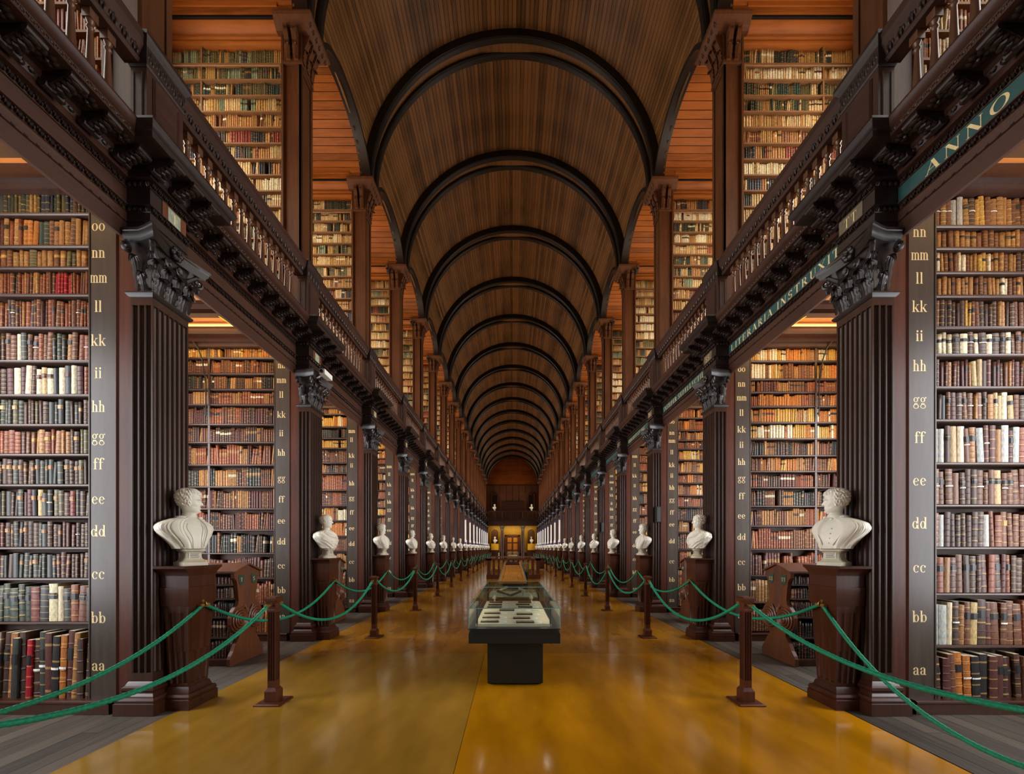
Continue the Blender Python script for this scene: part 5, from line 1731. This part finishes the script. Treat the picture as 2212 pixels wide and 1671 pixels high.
c = tag(part('caption_board', MB().box(0.19, 0.39, 5.50, 5.60, 0.76, 0.763), M_WHITE, None), 'wide white text panel lying in the glass case', 'card')
pl = MB()
for i in range(7):
    pl.box(0.26, 0.38, 5.51 + i * 0.012, 5.514 + i * 0.012, 0.763, 0.7633)
part('printed_lines', pl, M_BLACK, c)

area_light('case_lamp_light', (X0 + 0.11, 5.6, 0.94), (0, 0, 0), 0.02, 2.0, 1.2, (1.0, 0.9, 0.7))
area_light('case_lamp_light', (X1 - 0.13, 5.6, 0.94), (0, 0, 0), 0.02, 2.0, 1.2, (1.0, 0.9, 0.7))

# second, wooden case behind it with carved fragments
d2 = thing('display_desk', (0.0, 7.6, 0), 'wooden display desk with glass hood directly behind the front glass case', 'display case')
W_DESK = wood('amber_desk_wood', (186, 124, 50), 0.35, 'y')
part('desk_top', MB().box(-0.70, 0.62, 6.95, 8.55, 0.69, 0.75), W_DESK, d2)
part('desk_body', MB().box(-0.55, 0.50, 7.1, 8.4, 0.0, 0.69), W_PED, d2)
part('display_bed', MB().box(-0.44, 0.47, 7.0, 8.0, 0.75, 0.77), M_LINEN, d2)
hood(d2, -0.50, 0.545, 6.90, 8.05, 0.75, 0.964)
W_PALE = wood('pale_bone_wood', (214, 188, 142), 0.55, 'x')
W_OLD = wood('old_dark_wood', (104, 84, 60), 0.55, 'x')
for nm, p0, p1, m, lb in (('a', (-0.36, 7.2, 0.83), (-0.10, 7.5, 0.90), W_PALE, 'long pale curved wooden fragment at the left of the second glass case'), ('b', (-0.28, 7.1, 0.87), (-0.04, 7.0, 0.80), W_OLD, 'dark wooden bar slanting down to the middle of the second glass case'),
                          ('c', (-0.03, 7.0, 0.80), (0.16, 7.1, 0.865), W_OLD, 'dark wooden bar slanting up to the right from the middle of the second case'), ('d', (0.12, 7.3, 0.90), (0.27, 7.15, 0.85), W_PALE, 'short pale wooden fragment right of the dark bars'), ('e', (0.30, 7.15, 0.855), (0.42, 7.15, 0.86), W_PALE, 'stubby pale wooden fragment at the far right of the second case')):
    p0, p1 = np.array(p0), np.array(p1)
    t = part('wooden_fragment', MB().tube([tuple(p0 + (p1 - p0) * q) for q in (0, 0.12, 0.4, 0.7, 0.9, 1)], [0.020, 0.026, 0.020, 0.019, 0.024, 0.018], 8), m, None, smooth=50)
    tag(t, lb, 'fragment', 'carved fragments in the second case')
    mid = (p0 + p1) / 2
    part('mount', MB().tube([(mid[0], mid[1], 0.77), (mid[0], mid[1], mid[2])], 0.004, 6), M_STEEL, t)
for i, x in enumerate((-0.33, -0.20, 0.02, 0.26)):
    tag(part('caption_card', MB().box(x - 0.05, x + 0.05, 6.98, 7.06, 0.77, 0.773), M_WHITE if i % 2 else M_LINEN, None), '%s caption card from the left lying in the second glass case' % ORD[i + 1], 'card', 'caption cards in the second case')

# long narrow case running away
d3 = thing('long_display_table', (0.0, 11.8, 0), 'long orange wooden display table with rising top behind the glass cases', 'table')
LY0, LY1, LZ0, LZ1 = 8.6, 15.0, 0.915, 1.107


def slope(x0, x1, ya, yb, h0, h1):
    za, zb = (LZ0 + (LZ1 - LZ0) * (q - LY0) / (LY1 - LY0) for q in (ya, yb))
    return MB().add([(x0, ya, za + h0), (x1, ya, za + h0), (x1, yb, zb + h0), (x0, yb, zb + h0), (x0, ya, za + h1), (x1, ya, za + h1), (x1, yb, zb + h1), (x0, yb, zb + h1)],
                    [(0, 3, 2, 1), (4, 5, 6, 7), (0, 1, 5, 4), (1, 2, 6, 5), (2, 3, 7, 6), (3, 0, 4, 7)])


W_BORDER = wood('pale_border_wood', (190, 136, 74), 0.35, 'y')
part('table_top', slope(-0.25, 0.26, LY0, LY1, -0.05, -0.01), W_DESK, d3)
for i in range(4):
    x = -0.25 + i * 0.1275
    part('top_board', slope(x + 0.002, x + 0.1255, LY0, LY1 - 1.6, -0.01, 0.0), W_DESK, d3)
for x in (-0.30, 0.26):
    part('raised_border', slope(x, x + 0.05, LY0, LY1, -0.05, 0.012), W_BORDER, d3)
    xe = x - 0.01 if x < 0 else x + 0.05
    part('glass_edge', slope(xe, xe + 0.01, LY0, LY1, -0.02, 0.02), M_EDGE, d3)
for y in (13.5, 13.9, 14.3, 14.65):
    part('cross_bar', slope(-0.24, 0.25, y, y + 0.14, 0.0, 0.012), W_PED, d3)
part('table_body', MB().box(-0.22, 0.23, LY0 + 0.1, LY1 - 0.1, 0.0, 0.86), W_PED, d3)
gb = thing('glass_box', (0.42, 12.6, 0), 'small upright glass box on a dark stand right of the long table', 'display case')
hood(gb, 0.34, 0.50, 12.3, 13.0, 0.88, 1.17)
part('stand', MB().box(0.36, 0.48, 12.35, 12.95, 0.0, 0.88), M_BLACK, gb)

# stair enclosure
se = thing('stair_enclosure', (0.05, 20.7, 0), 'low wooden balustrade around the stairwell beyond the long table', 'balustrade')
XA, XB, YS, YT = -1.35, 1.45, 20.7, 26.5
for x in (XA, XB - 0.18):
    for y in (YS, YT - 0.18):
        part('corner_post', MB().rects(x + 0.09, y + 0.09, [(0.12, 0.12, 0), (0.12, 0.12, 0.25), (0.09, 0.09, 0.28), (0.09, 0.09, 0.98), (0.11, 0.11, 1.0)]), W_BENCH, se)
for a in ((XA, XB, YS, YS + 0.18), (XA, XB, YT - 0.18, YT), (XA, XA + 0.18, YS, YT), (XB - 0.18, XB, YS, YT)):
    part('coping', MB().box(a[0] - 0.05, a[1] + 0.05, a[2] - 0.05, a[3] + 0.05, 1.0, 1.09), W_BENCH, se)
    part('bottom_rail', MB().box(a[0], a[1], a[2], a[3], 0.0, 0.22), W_BENCH, se)
for i in range(9):
    x = XA + 0.36 + i * 0.26
    part('baluster', MB().rects(x, YS + 0.09, [(0.05, 0.05, 0.22), (0.05, 0.05, 0.30), (0.035, 0.035, 0.34), (0.055, 0.055, 0.6), (0.035, 0.035, 0.88), (0.05, 0.05, 0.92), (0.05, 0.05, 1.0)]), W_BENCH, se)
area_light('stair_lamp_light', (0.05, 23.5, 0.5), (PI / 2, 0, 0), 1.8, 0.6, 14, (1.0, 0.68, 0.32))
t = thing('glass_case', (0.05, 28.0, 0), 'greenish glass case on a low table beyond the stairwell', 'display case')
hood(t, -0.38, 0.42, 27.4, 30.0, 1.0, 1.36, 0.02)
part('table', MB().box(-0.40, 0.44, 27.3, 30.1, 0.0, 1.0), W_PED, t)
part('display_bed', MB().box(-0.3, 0.34, 27.6, 29.8, 1.0, 1.12), M_LINEN, t)
t = thing('side_cabinet', (2.1, 29.5, 0), 'small dark wooden cabinet against the right row of ropes', 'cabinet')
part('body', MB().box(1.95, 2.40, 29.4, 29.9, 0.08, 0.85), W_PED, t)
part('top', MB().box(1.9, 2.45, 29.35, 29.95, 0.85, 0.90), W_BENCH, t)
part('door', MB().box(2.02, 2.33, 29.385, 29.4, 0.15, 0.78), W_BENCH, t)
for x in (1.95, 2.36):
    part('leg', MB().box(x, x + 0.04, 29.4, 29.44, 0, 0.08), W_PED, t)
t = tag(part('notice_stand', MB().box(-0.98, -0.90, 27.0, 27.02, 0.0, 1.32), M_WHITE, None), 'small white notice stand left of the far glass case', 'sign')

# ------------------------------------------------------------------ fittings: cameras, speakers, banners
cc = thing('security_camera', (-3.45, yk(2) + 0.1, 4.78), 'white security camera on the second left pilaster capital', 'camera')
part('body', MB().loft([[(-3.42 + dx, yk(2) + 0.05 + dy, 4.82 + dz) for dx, dz in ((-0.05, -0.045), (0.05, -0.045), (0.05, 0.045), (-0.05, 0.045))] for dy in (0, 0.06, 0.30)]), M_WHITE, cc)
part('lens', MB().tube([(-3.42, yk(2) + 0.02, 4.82), (-3.42, yk(2) + 0.06, 4.82)], 0.03, 10), M_BLACK, cc, smooth=40)
part('bracket', MB().tube([(-3.42, yk(2) + 0.15, 4.80), (-3.50, yk(2) + 0.15, 4.78), (-3.56, yk(2) + 0.15, 4.74)], 0.015, 6), M_WHITE, cc)
dm = thing('wall_sensor', (-4.26, yk(2) - 0.1, 5.03), 'square white sensor with dark round lens under the left beam by shelf nn', 'sensor')
part('plate', MB().add([(-4.26 + a, yk(2) - 0.06 + b, 5.03 + c) for b in (0, 0.03) for a, c in ((0, -0.13), (0.12, 0), (0, 0.13), (-0.12, 0))], [(0, 1, 2, 3), (7, 6, 5, 4), (0, 4, 5, 1), (1, 5, 6, 2), (2, 6, 7, 3), (3, 7, 4, 0)]), M_WHITE, dm)
part('lens', MB().lathe([(0.065, 0), (0.065, 0.02), (0.05, 0.045), (0.02, 0.06)], 14), M_BLACK, dm, smooth=50).rotation_euler = (PI / 2, 0, 0)
dm.children[-1].location = (0, 0.04, 0)
sp = MB().box(-0.055, 0.055, -0.07, 0.07, 0, 0.40)
spm = sp.mesh('speaker', M_BLACK)
grm = MB().box(-0.045, 0.045, -0.073, -0.07, 0.02, 0.38).mesh('grille', plain('speaker_grille', (60, 62, 62), 0.6, noise=0.2, nscale=200))
for s, k in ((1, 3), (1, 5)):
    p = (s * 3.70, yk(k) - 0.07, 2.30)
    t = tag(link('speaker', spm, None, p), 'slim black loudspeaker on the %s right pilaster' % ORD[k], 'speaker', 'loudspeakers on the pilasters')
    link('grille', grm, t, p)
pn = MB().box(-0.055, 0.055, 0, 0.02, 0.12, 1.85).mesh('banner', M_WHITE)
pe = MB().box(-0.057, 0.057, -0.002, 0.022, 0.0, 0.12)
pe.box(-0.057, 0.057, -0.002, 0.022, 1.73, 1.85)
pem = pe.mesh('banner_end', M_BLUE)
for s in (-1, 1):
    for k in range(9, 18):
        p = (s * 3.40, yk(k) - 0.05, 1.95)
        t = tag(link('banner', pn, None, p), '%s narrow white banner with blue ends, counted from the camera, %s side' % (ORD[k - 8], SIDE[s]), 'banner', 'white banners on the far %s pilasters' % SIDE[s])
        link('banner_end', pem, t, p)
spot = MB().tube([(0, 0, 0), (0, 0.16, -0.05)], [0.05, 0.06], 10)
spm2 = spot.mesh('spotlight', M_BLACK, 40)
spb = MB().tube([(0, 0.05, 0.0), (0, 0.05, 0.16)], 0.012, 6).mesh('bracket', M_BLACK)
for s in (-1, 1):
    for k in (4, 5, 6):
        p = (s * 4.12, yk(k) - 0.2, 10.86)
        t = tag(link('spotlight', spm2, None, p), 'small black spotlight on the %s gallery pilaster capital, %s side' % (ORD[k], SIDE[s]), 'spotlight', 'spotlights on the gallery')
        link('bracket', spb, t, p)

# ------------------------------------------------------------------ end wall with door, niches and balcony
YE = Y_END
wall = tag(part('wall_end', MB().box(-6.4, 6.4, YE, YE + 0.3, 0, 15.6), W_END, None), 'dark panelled far end wall of the hall under the vault', kind='structure')
for i in range(34):                                # horizontal boards of the lunette
    z = 10.9 + i * 0.118
    hw = math.sqrt(max(0.05, 3.7 ** 2 - max(0, z - VZ) ** 2)) if z > VZ else 3.7
    part('board', MB().box(-hw, hw, YE - 0.02 - 0.008 * (i % 2), YE, z, z + 0.112), W_BARREL, wall)
part('string_course', MB().box(-3.7, 3.7, YE - 0.12, YE, 10.72, 10.88), W_DARK, wall)
for j, x in enumerate((-2.3, -1.35, -0.42, 0.48, 1.4, 2.35)):
    part('panel', MB().box(x - 0.4, x + 0.4, YE - 0.04, YE, 9.4, 10.6), W_END, wall)
    if abs(x) < 2:
        part('panel', MB().box(x - 0.4, x + 0.4, YE - 0.04, YE, 7.0, 9.2), W_END, wall)


def niche(x, z0, z1, hw, m_in, m_fr, parent):
    arc = [(x + hw * math.cos(PI * i / 14), z1 - hw + hw * math.sin(PI * i / 14)) for i in range(15)]
    part('niche', MB().prism_y([(x + hw, z0)] + arc + [(x - hw, z0)], YE - 0.03, YE - 0.01), m_in, parent)
    out_ = [(x + hw, z0)] + arc + [(x - hw, z0)]
    part('niche_frame', MB().tube([(a, YE - 0.05, b) for a, b in out_], 0.09, 6), m_fr, parent, smooth=50)


for x in (-2.6, 2.75):
    niche(x, 7.0, 9.75, 0.48, W_RIB, W_UP, wall)
    niche(x, 2.3, 4.45, 0.62, W_END, M_OCHRE, wall)
part('yellow_lit_panel', MB().box(-3.55, 3.55, YE - 0.008, YE, 1.0, 4.85), M_OCHRE, wall)  # sheet whose colour carries the yellow light on the lower wall
bl = thing('end_balcony', (0, YE - 0.5, 4.85), 'dark balcony with turned balusters across the far end wall', 'balcony')
part('beam', MB().box(-3.6, 3.6, YE - 0.7, YE, 4.85, 5.7), W_DARK, bl)
part('ledge', MB().box(-3.65, 3.65, YE - 1.0, YE, 5.7, 5.9), W_CARVE, bl)
part('handrail', MB().box(-3.6, 3.6, YE - 0.95, YE - 0.7, 6.8, 7.0), W_RAIL, bl)
for i in range(34):
    x = -3.45 + i * 0.209
    part('baluster', MB().lathe([(0.05, 5.9), (0.06, 6.1), (0.035, 6.45), (0.055, 6.7), (0.05, 6.8)], 6, (x, YE - 0.83, 0)), W_BAL, bl)
for x in (-1.45, 1.45, -3.5, 3.5):
    part('pedestal', MB().box(x - 0.14, x + 0.14, YE - 0.97, YE - 0.68, 5.9, 6.85), W_DARK, bl)
for x, nm in ((-1.5, 'left'), (1.5, 'right')):
    t = thing('end_column', (x, YE - 0.45, 0), 'dark column to the %s of the far doorway' % nm, 'column')
    part('shaft', MB().lathe([(0.30, 0), (0.30, 0.3), (0.25, 0.4), (0.25, 2.0), (0.21, 4.2)], 16, (x, YE - 0.45, 0)), W_PIL, t, smooth=40)
    part('capital', MB().lathe([(0.21, 4.2), (0.24, 4.25), (0.22, 4.35), (0.33, 4.7), (0.36, 4.85)], 12, (x, YE - 0.45, 0)), W_CAP, t)
dr = tag(link('door_1', None, None, (0, YE, 0)), 'brown panelled double door in the far end wall', kind='structure')
for sg in (-1, 1):
    a, b = sorted((0.0 + sg * 0.01, sg * 0.85))
    lf = part('door_leaf', MB().box(a, b, YE - 0.08, YE - 0.02, 0.0, 3.3), W_BENCH, dr)
    for z0, z1 in ((0.2, 1.2), (1.4, 2.3), (2.5, 3.15)):
        part('panel', MB().box(a + 0.12, b - 0.12, YE - 0.10, YE - 0.08, z0, z1), W_DESK, lf)
part('door_frame', MB().box(-1.1, -0.86, YE - 0.14, YE, 0, 3.5).box(0.86, 1.1, YE - 0.14, YE, 0, 3.5).box(-1.1, 1.1, YE - 0.14, YE, 3.32, 3.6), W_END, dr)
for x, nm in ((-2.55, 'left'), (2.75, 'right')):
    t = thing('bust_plinth', (x, YE - 0.5, 0), 'yellow plinth in front of the %s niche of the far wall' % nm, 'plinth')
    part('block', MB().box(x - 0.55, x + 0.55, YE - 0.75, YE - 0.2, 1.35, 2.25), M_YELLOW, t)
    part('lower_block', MB().box(x - 0.62, x + 0.62, YE - 0.8, YE - 0.1, 0, 1.35), W_PED, t)
    b = thing('marble_bust', (x, YE - 0.5, 2.25), 'small bust on the yellow plinth in the %s niche of the far wall' % nm, 'bust', 'busts on the far wall')
    b.rotation_euler = (0, 0, -PI / 2)
    for n_, me in zip(('figure', 'socle'), BM['coat']):
        o = bpy.data.objects.new(n_, me); col.objects.link(o); o.parent = b
    b.scale = (1.25, 1.25, 1.25)
    b = thing('marble_bust', (x, YE - 0.85, 7.0), 'white bust on the balcony rail below the %s upper niche' % nm, 'bust', 'busts on the far wall')
    b.rotation_euler = (0, 0, -PI / 2)
    for n_, me in zip(('figure', 'socle'), BM['gown']):
        o = bpy.data.objects.new(n_, me); col.objects.link(o); o.parent = b
    b.scale = (1.15, 1.15, 1.15)
hb = thing('balcony_bookcase', (0.05, YE - 0.3, 7.0), 'dark glazed bookcase on the end balcony', 'bookcase')
part('body', MB().box(-1.4, 1.5, YE - 0.4, YE - 0.05, 5.9, 8.3), W_DARK, hb)
part('cornice', MB().box(-1.5, 1.6, YE - 0.45, YE - 0.06, 8.3, 8.45), W_CARVE, hb)
for i in range(4):
    x = -1.3 + i * 0.7
    for j in range(3):
        part('book_row', MB().box(x, x + 0.6, YE - 0.42, YE - 0.4, 7.05 + j * 0.4, 7.35 + j * 0.4), W_PED, hb)
area_light('end_wall_light', (0, YE - 1.2, 4.6), (math.radians(35), 0, 0), 6.0, 0.3, 60, (1.0, 0.78, 0.35))
